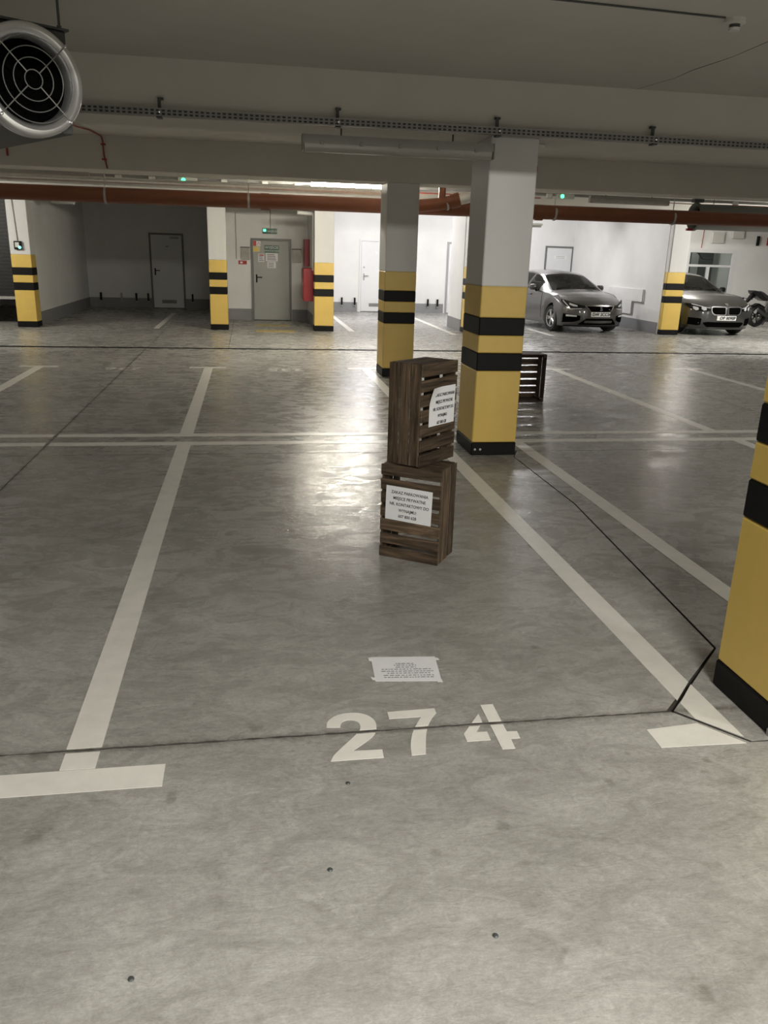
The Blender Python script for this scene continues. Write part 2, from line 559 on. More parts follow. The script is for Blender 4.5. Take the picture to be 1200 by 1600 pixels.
base('baseboard_left', (-4.62, -4.605, 19.25, 25.385, 0, DH), 'grey dado on the side wall of the dark bay')
base('baseboard_exit', (-0.72, 0.05, 21.635, 21.65, 0, DH), 'grey dado left of the exit door')
base('baseboard_exit', (1.09, 1.5, 21.635, 21.65, 0, DH), 'grey dado right of the exit door')
base('baseboard_exit', (1.485, 1.5, 19.25, 21.635, 0, DH), 'grey dado under the red hydrant cabinet')
base('baseboard_stub', (4.985, 5.0, 19.25, 20.56, 0, DH), 'grey dado on the short wall stub')
base('baseboard_right', (10.105, 10.12, 19.35, 25.385, 0, DH), 'grey dado on the wall right of the estate car')

# ------------------------------------------------------------------ columns
def column(x0, x1, y0, y1, label, beads=True):
    c = thing('column', label, 'column', (x0, y0, 0), group='striped concrete columns')
    X, Y = x1 - x0, y1 - y0
    def seg(nm, z0, z1, m, e=0.0):
        return box(nm, (-e, X + e, -e, Y + e, z0, z1), m, c, bev=0.008)
    seg('base_band', 0, 0.12, BLACK, 0.004)
    seg('yellow_band', 0.12, 0.772, YELLOW)
    seg('black_band', 0.772, 0.931, BLACK, 0.001)
    seg('yellow_band', 0.931, 1.084, YELLOW)
    seg('black_band', 1.084, 1.238, BLACK, 0.001)
    seg('yellow_band', 1.238, 1.502, YELLOW)
    seg('shaft', 1.502, BZ, PILLAR)
    return c
colmain = column(1.985, 2.40, 6.98, 7.54, 'large yellow and black banded column right of the stacked crates')
for dx in (0.0, 0.05):
    MB().lathe([(0.0, -0.006), (0.011, -0.005), (0.011, 0.0)], 10, 'Y', c=(0.03 + dx, -0.004, 0.055)).build('screw_head', GALV, colmain)
column(1.925, 2.385, 11.85, 12.41, 'middle banded column behind the upper crate')
cn = column(1.965, 2.42, 2.44, 2.84, 'nearest banded column cut by the right edge')
box('corner_guard', (-0.009, 0.004, -0.009, 0.004, 0.0, 0.03), GALV, cn)
c1 = column(-4.95, -4.545, 18.8, 19.2, 'far banded column beside the dark roller shutter')
column(-0.865, -0.48, 18.8, 19.2, 'far banded column left of the exit door')
column(1.455, 1.89, 18.8, 19.2, 'far banded column right of the red hydrant cabinet')
column(5.0, 5.40, 18.85, 19.25, 'far banded column mostly hidden behind the large column')
column(10.13, 10.60, 19.15, 19.6, 'far banded column between the two parked cars')

# ------------------------------------------------------------------ painted lines
PT = 0.002
def paint(name, poly, label, cat='floor marking', m=None, group=None, z=PT):
    return tag(MB().prism(poly, 0.0002, z).build(name, m or LINE), label, cat, group)
def rect(x0, x1, y0, y1):
    return [(x0, y0), (x1, y0), (x1, y1), (x0, y1)]
def split(x0, x1, y0, y1):
    return rect(x0, x1, y0, y1)
def stall(name, segs, label):
    t = thing(name, label, 'floor marking', (0, 0, 0))
    for nm, p in segs:
        MB().prism(p, 0.0002, PT).build(nm, LINE, t)
    return t
stall('stall_line', [('long_stripe', rect(-0.692, -0.568, J1 + 0.012, 7.49)), ('long_stripe', rect(-0.69, -0.57, 2.53, J1 - 0.016)), ('cross_stripe', rect(-1.05, -0.33, 2.40, 2.525))],
      'white T shaped stall line left of the number 274')
stall('stall_line', [('long_stripe', [(1.732, 7.49), (1.732, 2.72), (1.86, 2.86), (1.86, 7.49)]), ('long_stripe', [(1.735, 2.70), (1.735, 2.585), (1.86, 2.44), (1.86, 2.84)]),
                     ('cross_stripe', [(1.5, 2.41), (1.845, 2.40), (1.725, 2.55), (1.5, 2.53)])],
      'white stall line right of the number 274 meeting an L bar')
stall('stall_line', [('long_stripe', rect(2.53, 2.655, 3.0, J2 - 0.01)), ('long_stripe', rect(2.53, 2.655, J2 + 0.01, 7.49))],
      'white stall line between the large column and the nearest column')
stall('stall_line', [('long_stripe', rect(4.93, 5.055, 2.9, J2 - 0.01)), ('long_stripe', rect(4.93, 5.055, J2 + 0.01, 7.49))],
      'white stall line beyond the nearest column, near half of the right bay')
def farstall(x, label, far=12.62):
    return stall('stall_line', [('long_stripe', rect(x, x + 0.13, 7.97, far)), ('cross_stripe', rect(x - 0.22, x + 0.33, far, far + 0.12))], label)
farstall(-0.705, 'white T ended stall line between the upside down numbers')
farstall(1.725, 'white stall line passing behind the upper crate')
farstall(2.545, 'white stall line hidden behind the large column')
farstall(4.895, 'white stall line right of the lone far crate', 12.70)
farstall(7.37, 'white stall line in front of the column between the cars', 12.86)
farstall(-3.165, 'white stall line at the left edge, far row')
for a, b, lab in ((7.49, 7.615, 'nearer of the two white lines crossing the whole floor'), (7.855, 7.975, 'farther of the two white lines crossing the whole floor')):
    stall('cross_line', [('line_piece', rect(-11.9, CX - 0.02, a, b)), ('line_piece', rect(CX + 0.02, 25.9, a, b))], lab)
for x, lab in ((-2.13, 'faint stall line in the dark bay'), (2.27, 'stall line left in the bright middle bay'), (4.60, 'stall line right in the bright middle bay')):
    paint('stall_line', rect(x, x + 0.12, 18.9 if x < 4 else 18.4, 23.5), lab)
stall('stall_line', [('long_stripe', rect(7.0, 7.13, 18.5, 20.3))], 'white stall line left of the parked estate car')
paint('floor_stripe', rect(0.13, 1.0, 18.42, 18.92), 'nearer yellow floor stripe before the exit door', m=LINEY)
paint('floor_stripe', rect(0.13, 0.95, 19.9, 20.35), 'farther yellow floor stripe before the exit door', m=LINEY)
# 274, stencilled
num = thing('bay_number', 'large white stencilled number 274 on the floor', 'number')
D2 = [(0.258, 2.689), (0.265, 2.727), (0.295, 2.762), (0.337, 2.779), (0.389, 2.777), (0.430, 2.752), (0.451, 2.705), (0.444, 2.642), (0.415, 2.595), (0.339, 2.524), (0.449, 2.521), (0.447, 2.471), (0.253, 2.471), (0.266, 2.503), (0.296, 2.543), (0.366, 2.630), (0.387, 2.672), (0.383, 2.712), (0.354, 2.731), (0.322, 2.720), (0.31, 2.683)]
D7 = [(0.509, 2.77), (0.703, 2.776), (0.703, 2.742), (0.669, 2.691), (0.635, 2.610), (0.604, 2.474), (0.551, 2.472), (0.561, 2.545), (0.589, 2.632), (0.638, 2.722), (0.508, 2.721)]
D4A = [(0.896, 2.779), (0.949, 2.78), (0.947, 2.581), (0.987, 2.579), (0.985, 2.533), (0.948, 2.533), (0.945, 2.47), (0.895, 2.471)]
D4B = [(0.871, 2.717), (0.870, 2.658), (0.828, 2.591), (0.870, 2.589), (0.869, 2.534), (0.776, 2.534), (0.776, 2.584)]
def soften(poly, lo, hi, n=4):
    # rounds the run of corner points lo..hi into a smooth curve
    out = poly[:lo]
    for i in range(lo, hi):
        p0, p1, p2, p3 = poly[max(lo, i - 1)], poly[i], poly[i + 1], poly[min(hi, i + 2)]
        for k in range(n):
            u = k / n
            out.append(tuple(0.5 * (2 * b + (c - a) * u + (2 * a - 5 * b + 4 * c - d) * u * u + (3 * b - a - 3 * c + d) * u ** 3) for a, b, c, d in zip(p0, p1, p2, p3)))
    return out + poly[hi:]
D2 = soften(soften(D2, 13, 20), 0, 9)
D7 = soften(soften(D7, 6, 9), 2, 5)
def clip(poly, ylo, yhi):
    def half(ps, f, val):
        out = []
        for i, p in enumerate(ps):
            q = ps[(i + 1) % len(ps)]
            ip, iq = f(p[1]), f(q[1])
            if ip:
                out.append(p)
            if ip != iq:
                t = (val - p[1]) / (q[1] - p[1])
                out.append((p[0] + (q[0] - p[0]) * t, val))
        return out
    return half(half(poly, lambda y: y >= ylo, ylo), lambda y: y <= yhi, yhi)
for nm, ds in (('digit', [D2]), ('digit', [D7]), ('digit', [D4A, D4B])):
    mb = MB()
    for d in ds:
        bmm = bmesh.new()
        # keep the crack open through the paint
        for lo, hi in ((0, J1 - 0.013), (J1 + 0.011, 9)):
            q = clip(d, lo, hi)
            mb.prism(q, 0.0002, PT)
        bmm.free()
    mb.build(nm, LINE, num)
for s, x, lab in (('235', 0.53, 'faint upside down number 235 on the far stall'), ('236', -1.87, 'faint upside down number 236 on the far stall, left')):
    t = thing('bay_number', lab, 'number', (x, 12.50, 0.0))
    text('digits', s, 0.40, LINEF, t, (0, 0, 0.0008), (0, 0, R(180)), depth=0.0004, scale=(0.95, 0.95, 1))

# ------------------------------------------------------------------ wooden crates
def plank(name, dims, parent, axis, bev=0.0025):
    x0, x1, y0, y1, z0, z1 = dims
    mb = MB().box(*dims, bev=bev)
    ox, oy, oz = (rnd.uniform(0, 50) for _ in range(3))
    o = mb.build(name, WOOD, parent)
    me = o.data
    a = me.attributes.new('grain', 'FLOAT_VECTOR', 'POINT')
    for i, v in enumerate(me.vertices):
        c = v.co
        sc = [38, 38, 38]
        sc[axis] = 3.2
        a.data[i].vector = (c.x * sc[0] + ox, c.y * sc[1] + oy, c.z * sc[2] + oz)
    return o
def crate(label, loc, rot, wd, dp, ht, side_l, side_r, seed, slats=7):
    rn = random.Random(seed)
    t = thing('wooden_crate', label, 'crate', loc, rot, group='dark wooden fruit crates')
    tk = 0.010
    # bottom of the crate, standing on end: cross slats, gaps between
    gap = 0.017
    sh = (ht - gap * (slats - 1)) / slats
    z = 0
    for i in range(slats):
        a = z + (rn.uniform(-0.003, 0.003) if i else 0)
        b = z + sh + (rn.uniform(-0.003, 0.003) if i < slats - 1 else 0)
        e = rn.uniform(0, 0.004)
        plank('bottom_slat', (-e, wd + rn.uniform(0, 0.004), -tk - rn.uniform(0, 0.001), 0, a, b), t, 0)
        z += sh + gap
    # long sides, boards upright
    for x0, boards in ((0.0, side_l), (wd - tk, side_r)):
        for a, b in boards:
            plank('side_board', (x0, x0 + tk, a * dp + 0.0005, b * dp - 0.0005, rn.uniform(0, 0.003), ht - rn.uniform(0, 0.003)), t, 2)
    # ends
    for z0 in (0.0, ht - 0.014):
        for a, b in ((0.0, 0.36), (0.375, 0.69), (0.705, 0.97)):
            plank('end_board', (tk + 0.0005, wd - tk - 0.0005, a * dp + 0.0005, b * dp - 0.0005, z0, z0 + 0.014), t, 0)
    # corner posts inside
    for x0 in (tk + 0.0005, wd - tk - 0.0285):
        for z0 in (0.0145, ht - 0.0145 - 0.028):
            plank('corner_post', (x0, x0 + 0.028, 0.0005, dp - 0.004, z0, z0 + 0.028), t, 1)
    return t
A1 = R(-33.5)
W1, DP1, H1 = 0.375, 0.255, 0.575
p = Vector((1.064, 4.312, 0)) - Matrix.Rotation(A1, 3, 'Z') @ Vector((W1, 0, 0))
crate1 = crate('lower wooden crate standing on the floor with a notice on its slats', p, (0, 0, A1), W1, DP1, H1, ((0, 0.55), (0.64, 1.0)), ((0, 0.60), (0.70, 1.0)), 3)
A2 = R(46)
crate2 = crate('upper wooden crate turned sideways on top of the lower crate', (0.929, 4.362, H1 + 0.010), (R(-0.6), R(0.7), A2), 0.385, 0.215, 0.585, ((0, 0.325), (0.342, 0.655), (0.672, 1.0)), ((0, 0.40), (0.50, 1.0)), 5)
A3 = R(183)
p = Vector((3.672, 9.73, 0)) - Matrix.Rotation(A3, 3, 'Z') @ Vector((0, 0.26, 0))
crate3 = crate('lone wooden crate half hidden behind the large banded column', p, (0, 0, A3), 0.385, 0.26, 0.60, ((0, 0.46), (0.54, 1.0)), ((0, 0.46), (0.54, 1.0)), 9)

# ------------------------------------------------------------------ paper notices
def sheet(name, label, wd, ht, bend, m=PAPER, nx=12, ny=8):
    t = thing(name, label, 'notice')
    mb = MB()
    g0 = {}
    for s_ in (0, 1):
        for i in range(nx + 1):
            for j in range(ny + 1):
                x = (i / nx - 0.5) * wd
                z = (j / ny - 0.5) * ht
                y = -bend(i / nx, j / ny) + s_ * 0.0006
                g0[s_, i, j] = mb.bm.verts.new((x, y, z))
    for s_ in (0, 1):
        for i in range(nx):
            for j in range(ny):
                mb.bm.faces.new((g0[s_, i, j], g0[s_, i + 1, j], g0[s_, i + 1, j + 1], g0[s_, i, j + 1]))
    for i in range(nx):
        for j in (0, ny):
            mb.bm.faces.new((g0[0, i, j], g0[0, i + 1, j], g0[1, i + 1, j], g0[1, i, j]))
    for j in range(ny):
        for i in (0, nx):
            mb.bm.faces.new((g0[0, i, j], g0[0, i, j + 1], g0[1, i, j + 1], g0[1, i, j]))
    mb.build('sheet', m, t, smooth=40)
    return t
WORDS = ['ZAKAZ PARKOWANIA', 'MIEJSCE PRYWATNE', 'NR. KONTAKTOWY DO', 'WYNAJMU:', '607 800 628']
def place_on(t, crate_, lx, lz, roll, off):
    Rm = Euler(crate_.rotation_euler, 'XYZ').to_matrix()
    t.location = Vector(crate_.location) + Rm @ Vector((lx, off, lz))
    t.rotation_euler = (Rm @ Matrix.Rotation(roll, 3, 'Y')).to_euler()
pa = sheet('paper_notice', 'white printed notice fixed flat to the lower crate', 0.292, 0.208, lambda u, v: 0.0)
for k, s_ in enumerate(WORDS):
    text('printed_line', s_, 0.0285, INK, pa, (0.004 if k < 3 else -0.004, -0.0008, 0.068 - k * 0.036), (R(90), 0, 0), 0.0004, scale=(0.80, 0.92, 1), bold=0.0003)
place_on(pa, crate1, 0.180, 0.345, R(1.0), -0.0135)
def curl(u, v):
    return 0.075 * max(0, (1 - u) * 0.9 + v - 1.45) ** 1.3 + 0.0
pb = sheet('paper_notice', 'white printed notice with a lifting corner on the upper crate', 0.285, 0.222, curl)
for k, s_ in enumerate(WORDS):
    text('printed_line', s_, 0.0285, INK, pb, (0.026 - 0.007 * k, -0.0012, 0.064 - k * 0.040), (R(90), 0, 0), 0.0004, scale=(0.74, 0.92, 1), bold=0.0003)
place_on(pb, crate2, 0.222, 0.335, R(0.5), -0.0135)
# sheet taped to the floor
pf = thing('paper_notice', 'white printed sheet taped to the floor above the number 274', 'notice', (0.645, 3.10, 0.0))
MB().prism([(-0.137, 0.130), (0.156, 0.106), (0.137, -0.118), (0.128, -0.112), (-0.147, -0.085)], 0.001, 0.0022).build('sheet', PAPER, pf)
for q in ([(-0.150, 0.126), (-0.132, 0.123), (-0.132, 0.092), (-0.150, 0.095)], [(0.146, 0.095), (0.166, 0.090), (0.170, 0.072), (0.150, 0.07)],
          [(-0.164, -0.048), (-0.142, -0.056), (-0.140, -0.082), (-0.158, -0.074)], [(0.118, -0.104), (0.140, -0.100), (0.140, -0.126), (0.118, -0.122)]):
    MB().prism(q, 0.0024, 0.0029).build('tape', SIGNW, pf)
mb = MB()
rows = [(0.055, -0.035, 0.045), (0.040, -0.045, 0.055), (0.022, -0.04, 0.05), (0.004, -0.105, 0.115), (-0.014, -0.11, 0.12), (-0.031, -0.085, 0.105), (-0.050, -0.105, 0.115), (-0.067, -0.105, 0.115)]
for yy, x0, x1 in rows:
    x = x0
    while x < x1:
        l = rnd.uniform(0.006, 0.022)
        s_ = yy - 0.08 * x
        mb.prism([(x, s_ - 0.0032), (min(x + l, x1), s_ - 0.0036), (min(x + l, x1), s_ + 0.0028), (x, s_ + 0.0032)], 0.0023, 0.0026)
        x += l + rnd.uniform(0.003, 0.006)
tag(mb.build('printed_lines', INKG, pf), kind='stuff')

# small screw heads left in the floor
for i, (x, y) in enumerate(((0.30, 2.34), (0.20, 1.94), (-0.33, 1.63), (0.62, 1.64))):
    o = MB().lathe([(0.0, 0.004), (0.006, 0.003), (0.0085, 0.0002), (0.0085, -0.001)], 10, 'Z').build('floor_screw', DARKGREY)
    o.location = (x, y, 0.001)
    tag(o, ('small dark screw head just below the number 274', 'small dark screw head in the middle of the near floor', 'small dark screw head in the near floor, left', 'small dark screw head in the near floor, right')[i], 'screw', 'screw heads in the floor')

# ------------------------------------------------------------------ jet fan under the ceiling
FA = R(34)
fan = thing('jet_fan', 'round jet fan with wire guard hanging from the ceiling, top left', 'fan', (-1.005, 4.53, 2.495), (0, 0, FA))
MB().lathe([(0.183, 0.12), (0.184, 0.07), (0.190, 0.035), (0.204, 0.008), (0.222, -0.004), (0.238, -0.002), (0.248, 0.008), (0.251, 0.022), (0.249, 0.040), (0.252, 0.044), (0.252, 0.075), (0.244, 0.075), (0.240, 0.04), (0.225, 0.012), (0.205, 0.025), (0.195, 0.06), (0.190, 0.12)], 64, 'Y', closed=True).build('inlet_ring', ALU, fan, smooth=40)
MB().box(-0.212, 0.212, 0.078, 1.15, -0.215, 0.25, bev=0.004).box(0, 0.001, 0.3, 0.301, 0, 0.001).build('housing', DARKGREY, fan)
MB().box(-0.235, 0.225, 0.060, 1.17, 0.252, 0.262).build('mounting_flange', DARKGREY, fan)
MB().lathe([(0.188, 0.0765), (0.0, 0.0768)], 40, 'Y').build('throat_shade', DARK, fan)  # flat black disc, its colour stands for the shade inside the mouth
MB().lathe([(0.038, 0.05), (0.038, 0.074)], 24, 'Y').build('motor_hub', DARK, fan)
for k in range(7):
    a = 2 * math.pi * k / 7
    m_ = Matrix.Rotation(a, 4, 'Y') @ Matrix.Rotation(R(35), 4, 'X')
    MB().box(-0.03, 0.03, -0.002, 0.002, 0.04, 0.17, mtx=Matrix.Translation((0, 0.055, 0)) @ Matrix.Rotation(a, 4, 'Y') @ Matrix.Rotation(R(20), 4, 'Z')).build('fan_blade', DARK, fan)
def ring(r, n=48):
    return [(r * math.cos(2 * math.pi * k / n), -0.012, r * math.sin(2 * math.pi * k / n)) for k in range(n + 1)]
for r in (0.042, 0.094, 0.142, 0.190):
    MB().tube(ring(r), 0.0026, 6, caps=False).build('guard_ring', WIRE, fan, smooth=60)
for k in range(4):
    a = R(45 + 90 * k)
    c, s_ = math.cos(a), math.sin(a)
    MB().tube([(0.042 * c, -0.014, 0.042 * s_), (0.20 * c, -0.014, 0.20 * s_), (0.236 * c, -0.010, 0.236 * s_)], 0.003, 6).build('guard_spoke', WIRE, fan)
    MB().lathe([(0.0, -0.022), (0.008, -0.020), (0.010, -0.004), (0.010, 0.004)], 10, 'Y', c=(0.238 * c, 0, 0.238 * s_)).build('bolt', CHROME, fan, smooth=40)
for x, y in ((0.19, 0.09), (-0.19, 0.09), (0.19, 1.05), (-0.19, 1.05)):
    MB().tube([(x, y, 0.20), (x, y, CZ - 2.495)], 0.0065, 6).build('hanger_rod', DARKGREY, fan)
    MB().lathe([(0.012, 0.262), (0.012, 0.276)], 6, 'Z', c=(x, y, 0)).build('nut', DARKGREY, fan)

# ------------------------------------------------------------------ ceiling fittings
sm = thing('smoke_detector', 'white ceiling smoke detector at the end of the conduit', 'detector', (2.82, 4.93, CZ))
MB().lathe([(0.062, 0.0), (0.062, -0.02), (0.05, -0.028), (0.0, -0.028)], 24, 'Z').build('base', WHITEP, sm, smooth=40)
MB().lathe([(0.030, -0.028), (0.030, -0.046), (0.0, -0.046)], 20, 'Z').build('vent_band', DARKGREY, sm)
MB().lathe([(0.034, -0.046), (0.030, -0.060), (0.0, -0.063)], 20, 'Z').build('cap', WHITEP, sm, smooth=50)
tag(MB().tube([(1.2, 4.80, CZ - 0.006), (1.75, 4.83, CZ - 0.006), (2.74, 4.90, CZ - 0.006)], 0.0055, 6).build('ceiling_conduit', DARKGREY), 'thin dark conduit on the ceiling leading to the smoke detector', 'conduit')
tag(MB().tube([(3.36, 5.1, CZ), (3.29, 5.33, CZ), (3.31, 5.75, CZ), (3.265, 6.2, CZ), (3.28, 6.5, CZ), (3.20, 6.98, CZ)], [0.002, 0.003, 0.0025, 0.004, 0.002, 0.002], 5).build('ceiling_seam', FRAMEG), 'thin dark seam running across the ceiling below the smoke detector', 'seam')
# perforated cable tray
tr = thing('cable_tray', 'perforated steel cable tray running along the near cross beam', 'cable tray', (0, 6.86, 2.684))
X0, X1 = -4.0, 12.0
mb = MB()
for z0, z1 in ((0.0, 0.009), (0.022, 0.032), (0.045, 0.054)):
    mb.box(X0, X1, 0, 0.0015, z0, z1)
x = X0
while x < X1:
    for z0, z1 in ((0.009, 0.022), (0.032, 0.045)):
        mb.box(x, x + 0.017, 0, 0.0015, z0, z1)
    x += 0.041
mb.build('perforated_web', TRAYM, tr)
box('shaded_tray_back', (X0, X1, 0.06, 0.0615, 0, 0.054), DARKGREY, tr)  # darker than the web: shade behind the slots put into its colour
box('tray_floor', (X0, X1, 0.0016, 0.0599, 0.0, 0.0015), TRAYM, tr)
box('tray_rim', (X0, X1, -0.008, 0.0, 0.052, 0.054), GALV, tr)
for bx in (-1.99, -0.642, 0.713, 2.013, 3.362, 4.72):
    mb = MB().box(bx - 0.012, bx + 0.012, 0.062, 0.08, -0.012, 0.135).box(bx - 0.014, bx + 0.030, 0.08, 0.119, 0.125, 0.14).box(bx - 0.02, bx + 0.02, -0.004, 0.075, -0.012, -0.002)
    mb.build('tray_bracket', DARKGREY, tr)
    MB().lathe([(0.0, -0.014), (0.008, -0.012), (0.008, -0.001)], 8, 'Y', c=(bx + 0.003, 0, 0.028)).build('bolt', CHROME, tr)

# ------------------------------------------------------------------ batten lights
def batten(label, x0, x1, y, z, lit=False, hang=None):
    L_ = x1 - x0
    t = thing('batten_light', label, 'light', (x0, y, z), group='tube lights')
    zl = 0.047 if lit else 0.0
    prof = [(-0.045, zl), (-0.05, max(zl + 0.002, 0.03)), (-0.042, 0.062), (0.042, 0.062), (0.05, max(zl + 0.002, 0.03)), (0.045, zl)]
    def ext(pf, a, b):
        mb = MB()
        mb.prism([(p[0], p[1]) for p in pf], a, b, lambda u, v, w_: (w_, u, v))
        return mb
    ext(prof, 0.012, L_ - 0.012).build('housing', GREYP, t, smooth=30)
    dif = [(-0.046, zl - 0.001), (-0.044, -0.03), (-0.030, -0.055), (0.0, -0.064), (0.030, -0.055), (0.044, -0.03), (0.046, zl - 0.001)]
    ext(dif, 0.02, L_ - 0.02).build('diffuser', LIT if lit else DIFF, t, smooth=50)
    for a, b in ((0.0, 0.012), (L_ - 0.012, L_)):
        MB().box(a, b, -0.052, 0.052, -0.058, 0.064, bev=0.006).build('end_cap', WHITEP if lit else GREYP, t)
    n = 4 if L_ < 1.4 else 5
    for k in range(n):
        x = L_ * (k + 0.5) / n
        MB().box(x - 0.012, x + 0.012, -0.058, -0.047, -0.012, 0.02, bev=0.002).build('clip', GREYP, t)
    for x in (L_ * 0.2, L_ * 0.78):
        MB().tube([(x, 0, 0.06), (x, 0, (hang or CZ) - z)], 0.007, 6).build('hanger_rod', DARKGREY, t)
    return t
batten('long unlit tube light with grey diffuser under the near cable tray', 0.43, 1.985, 6.895, 2.553, hang=2.671)
batten('lit tube light glowing above the brown pipe', 1.085, 2.60, 15.0, 2.83, lit=True)
batten('unlit tube light above the brown pipe at the left edge', -3.98, -2.58, 15.0, 2.828)
batten('unlit tube light above the brown pipe over the parked cars', 6.20, 7.76, 15.0, 2.798)

# ------------------------------------------------------------------ pipes over the lane
pp = thing('drain_pipe', 'long brown plastic drain pipe hanging across the garage', 'pipe', (0, 13.2, 2.44))
MB().tube([(-11.99, 0, 0), (25.99, 0, 0.02)], 0.110, 20).build('pipe_run', PIPE, pp, smooth=50)
for x in (-6.0, 0.2, 4.55, 9.6):
    MB().tube([(x, 0, 0), (x + 0.13, 0, 0)], 0.122, 20).build('socket', PIPE, pp, smooth=50)
for x in (-4.4, -2.06, 0.02, 2.08, 4.88, 6.93, 9.2):
    MB().tube([(x - 0.016, 0, 0), (x + 0.016, 0, 0)], 0.116, 20).tube([(x, 0, 0.11), (x, 0, CZ - 2.44)], 0.008, 6).build('pipe_clamp', GALV, pp)
tag(MB().tube([(-11.99, 13.58, 2.655), (2.6, 13.58, 2.665)], 0.056, 14).build('lagged_pipe', SILVER, smooth=50), 'silver lagged pipe running just above the brown pipe, left half', 'pipe')
br = thing('branch_pipe', 'brown branch pipe with silver lagged end beside the large column', 'pipe', (2.3, 12.95, 2.44))
MB().tube([(0.0, 0.0, -0.02), (0.62, 0, 0.05), (0.84, -0.02, 0.10)], 0.095, 18).build('pipe_run', PIPE, br, smooth=50)
MB().tube([(0.80, -0.015, 0.09), (0.93, -0.04, 0.13)], 0.108, 18).build('socket', PIPE, br, smooth=50)
MB().tube([(0.66, 0, 0.05), (0.66, 0, CZ - 2.44)], 0.055, 14).build('riser', PIPE, br, smooth=50)
MB().tube([(0.92, -0.04, 0.12), (1.75, -0.16, 0.33)], 0.078, 18).build('silver_lagging', SILVER, br, smooth=50)
MB().tube([(0.715, 0, 0.06), (0.745, 0, 0.07)], 0.104, 18).build('pipe_clamp', GALV, br)
# small cable ladder with red cables and junction boxes
tag(box('cable_channel', (-11.9, 25.9, 16.30, 16.45, 2.925, 2.972), TRAYM), 'slim steel cable channel above the brown pipe', 'cable tray')
rc = thing('red_cable', 'pair of thin red cables strung along the cable channel', 'cable', (0, 16.24, 2.868))
for k in (0, 1):
    MB().tube([(-9 + i * 0.7, 0.01 * k, -0.008 * k + 0.006 * math.sin(i * 2.1 + k)) for i in range(22)], 0.009, 6).build('strand', REDC, rc)
MB().tube([(7.0 + i * 0.7, 0, 0.012 + 0.006 * math.sin(i * 1.7)) for i in range(12)], 0.009, 6).build('strand', REDC, rc)
for i, (x, lab) in enumerate(((-1.95, 'white junction box nearest the hanging red cable'), (-1.45, 'white junction box on the cable channel, second from the left'), (-0.35, 'white junction box on the cable channel left of the far column'),
                              (0.28, 'white junction box on the cable channel above the exit door'), (0.80, 'white junction box beside the lit tube light'), (2.62, 'white junction box right of the middle column'),
                              (5.0, 'pale junction box next to the right green lamp'), (8.4, 'pale junction box above the far jet fan'))):
    o = MB().box(-0.05, 0.05, -0.02, 0.045, -0.04, 0.04, bev=0.006).build('junction_box', WHITEP)
    o.location = (x * 1.177, 16.255, 2.91)
    o.scale = (1.15, 1, 1.15)
    tag(o, lab, 'box', 'junction boxes on the cable channel')
for x, lab in ((-0.975, 'small green emergency lamp above the brown pipe, left'), (5.22, 'small green emergency lamp above the brown pipe, right of the large column')):
    t = thing('emergency_lamp', lab, 'light', (x * 1.177, 16.238, 2.886))
    box('lamp_body', (-0.10, 0.25, 0.0, 0.06, -0.012, 0.075), WHITEP, t, 0.006)
    MB().lathe([(0.0, -0.02), (0.022, -0.016), (0.038, 0.0)], 12, 'Y', c=(0, 0, 0.03)).build('green_lens', GREENLED, t)
rc2 = thing('red_cable', 'red cable hanging in clips down the far beam at the left', 'cable', (0, 0, 0))
MB().tube([(-2.10, 9.9, CZ - 0.012), (-1.98, 10.9, CZ - 0.03), (-1.90, 11.3, CZ - 0.012), (-1.84, 11.78, CZ - 0.02), (-1.835, 11.835, 3.03), (-1.83, 11.835, 2.86), (-1.80, 11.835, 2.70)], 0.010, 6).build('cable', REDC, rc2)
for z in (2.98, 2.80):
    MB().box(-1.86, -1.80, 11.825, 11.849, z, z + 0.02).build('clip', REDC, rc2)
tag(MB().tube([(-3.02, 11.835, 2.89), (-3.02, 11.835, 2.80)], 0.014, 6).build('red_cable', REDC), 'short red cable end on the beam at the left edge', 'cable')
# sounder on the large column
sd = thing('alarm_sounder', 'dark red alarm sounder on the right side of the large column', 'alarm', (2.40, 7.16, 2.47))
MB().lathe([(0.055, 0.0), (0.055, 0.025), (0.045, 0.05), (0.0, 0.056)], 20, 'X').build('dome', REDP, sd, smooth=40)
tag(MB().tube([(2.44, 7.3, BZ - 0.012), (2.56, 7.3, BZ - 0.012)], 0.012, 6).build('cable_gland', WHITEP), 'small pale cable gland under the beam beside the large column', 'fitting')

# second jet fan far right
f2 = thing('jet_fan', 'long round jet fan hanging behind the brown pipe, far right', 'fan', (8.62, 15.6, 2.60))
MB().lathe([(0.20, 0.16), (0.205, 0.05), (0.245, 0.0), (0.262, 0.015), (0.262, 0.06), (0.236, 0.07), (0.236, 3.6), (0.20, 3.6)], 32, 'X', closed=True).build('casing', mat('fan_casing_green_grey', (0.16, 0.165, 0.145), 0.5, 0.3), f2, smooth=40)
MB().lathe([(0.201, 0.17), (0.0, 0.172)], 28, 'X').build('throat_shade', DARK, f2)  # black disc in place of the shaded depth of the casing
box('junction_box', (-0.04, 0.16, -0.06, 0.06, 0.262, 0.33), DARKGREY, f2)
for x in (0.4, 2.9):
    MB().tube([(x, 0, 0.236), (x, 0, CZ - 2.60)], 0.008, 6).build('hanger_rod', DARKGREY, f2)
box('red_tag', (-0.12, 0.0, -0.05, 0.0, -0.262, -0.215), REDP, f2)
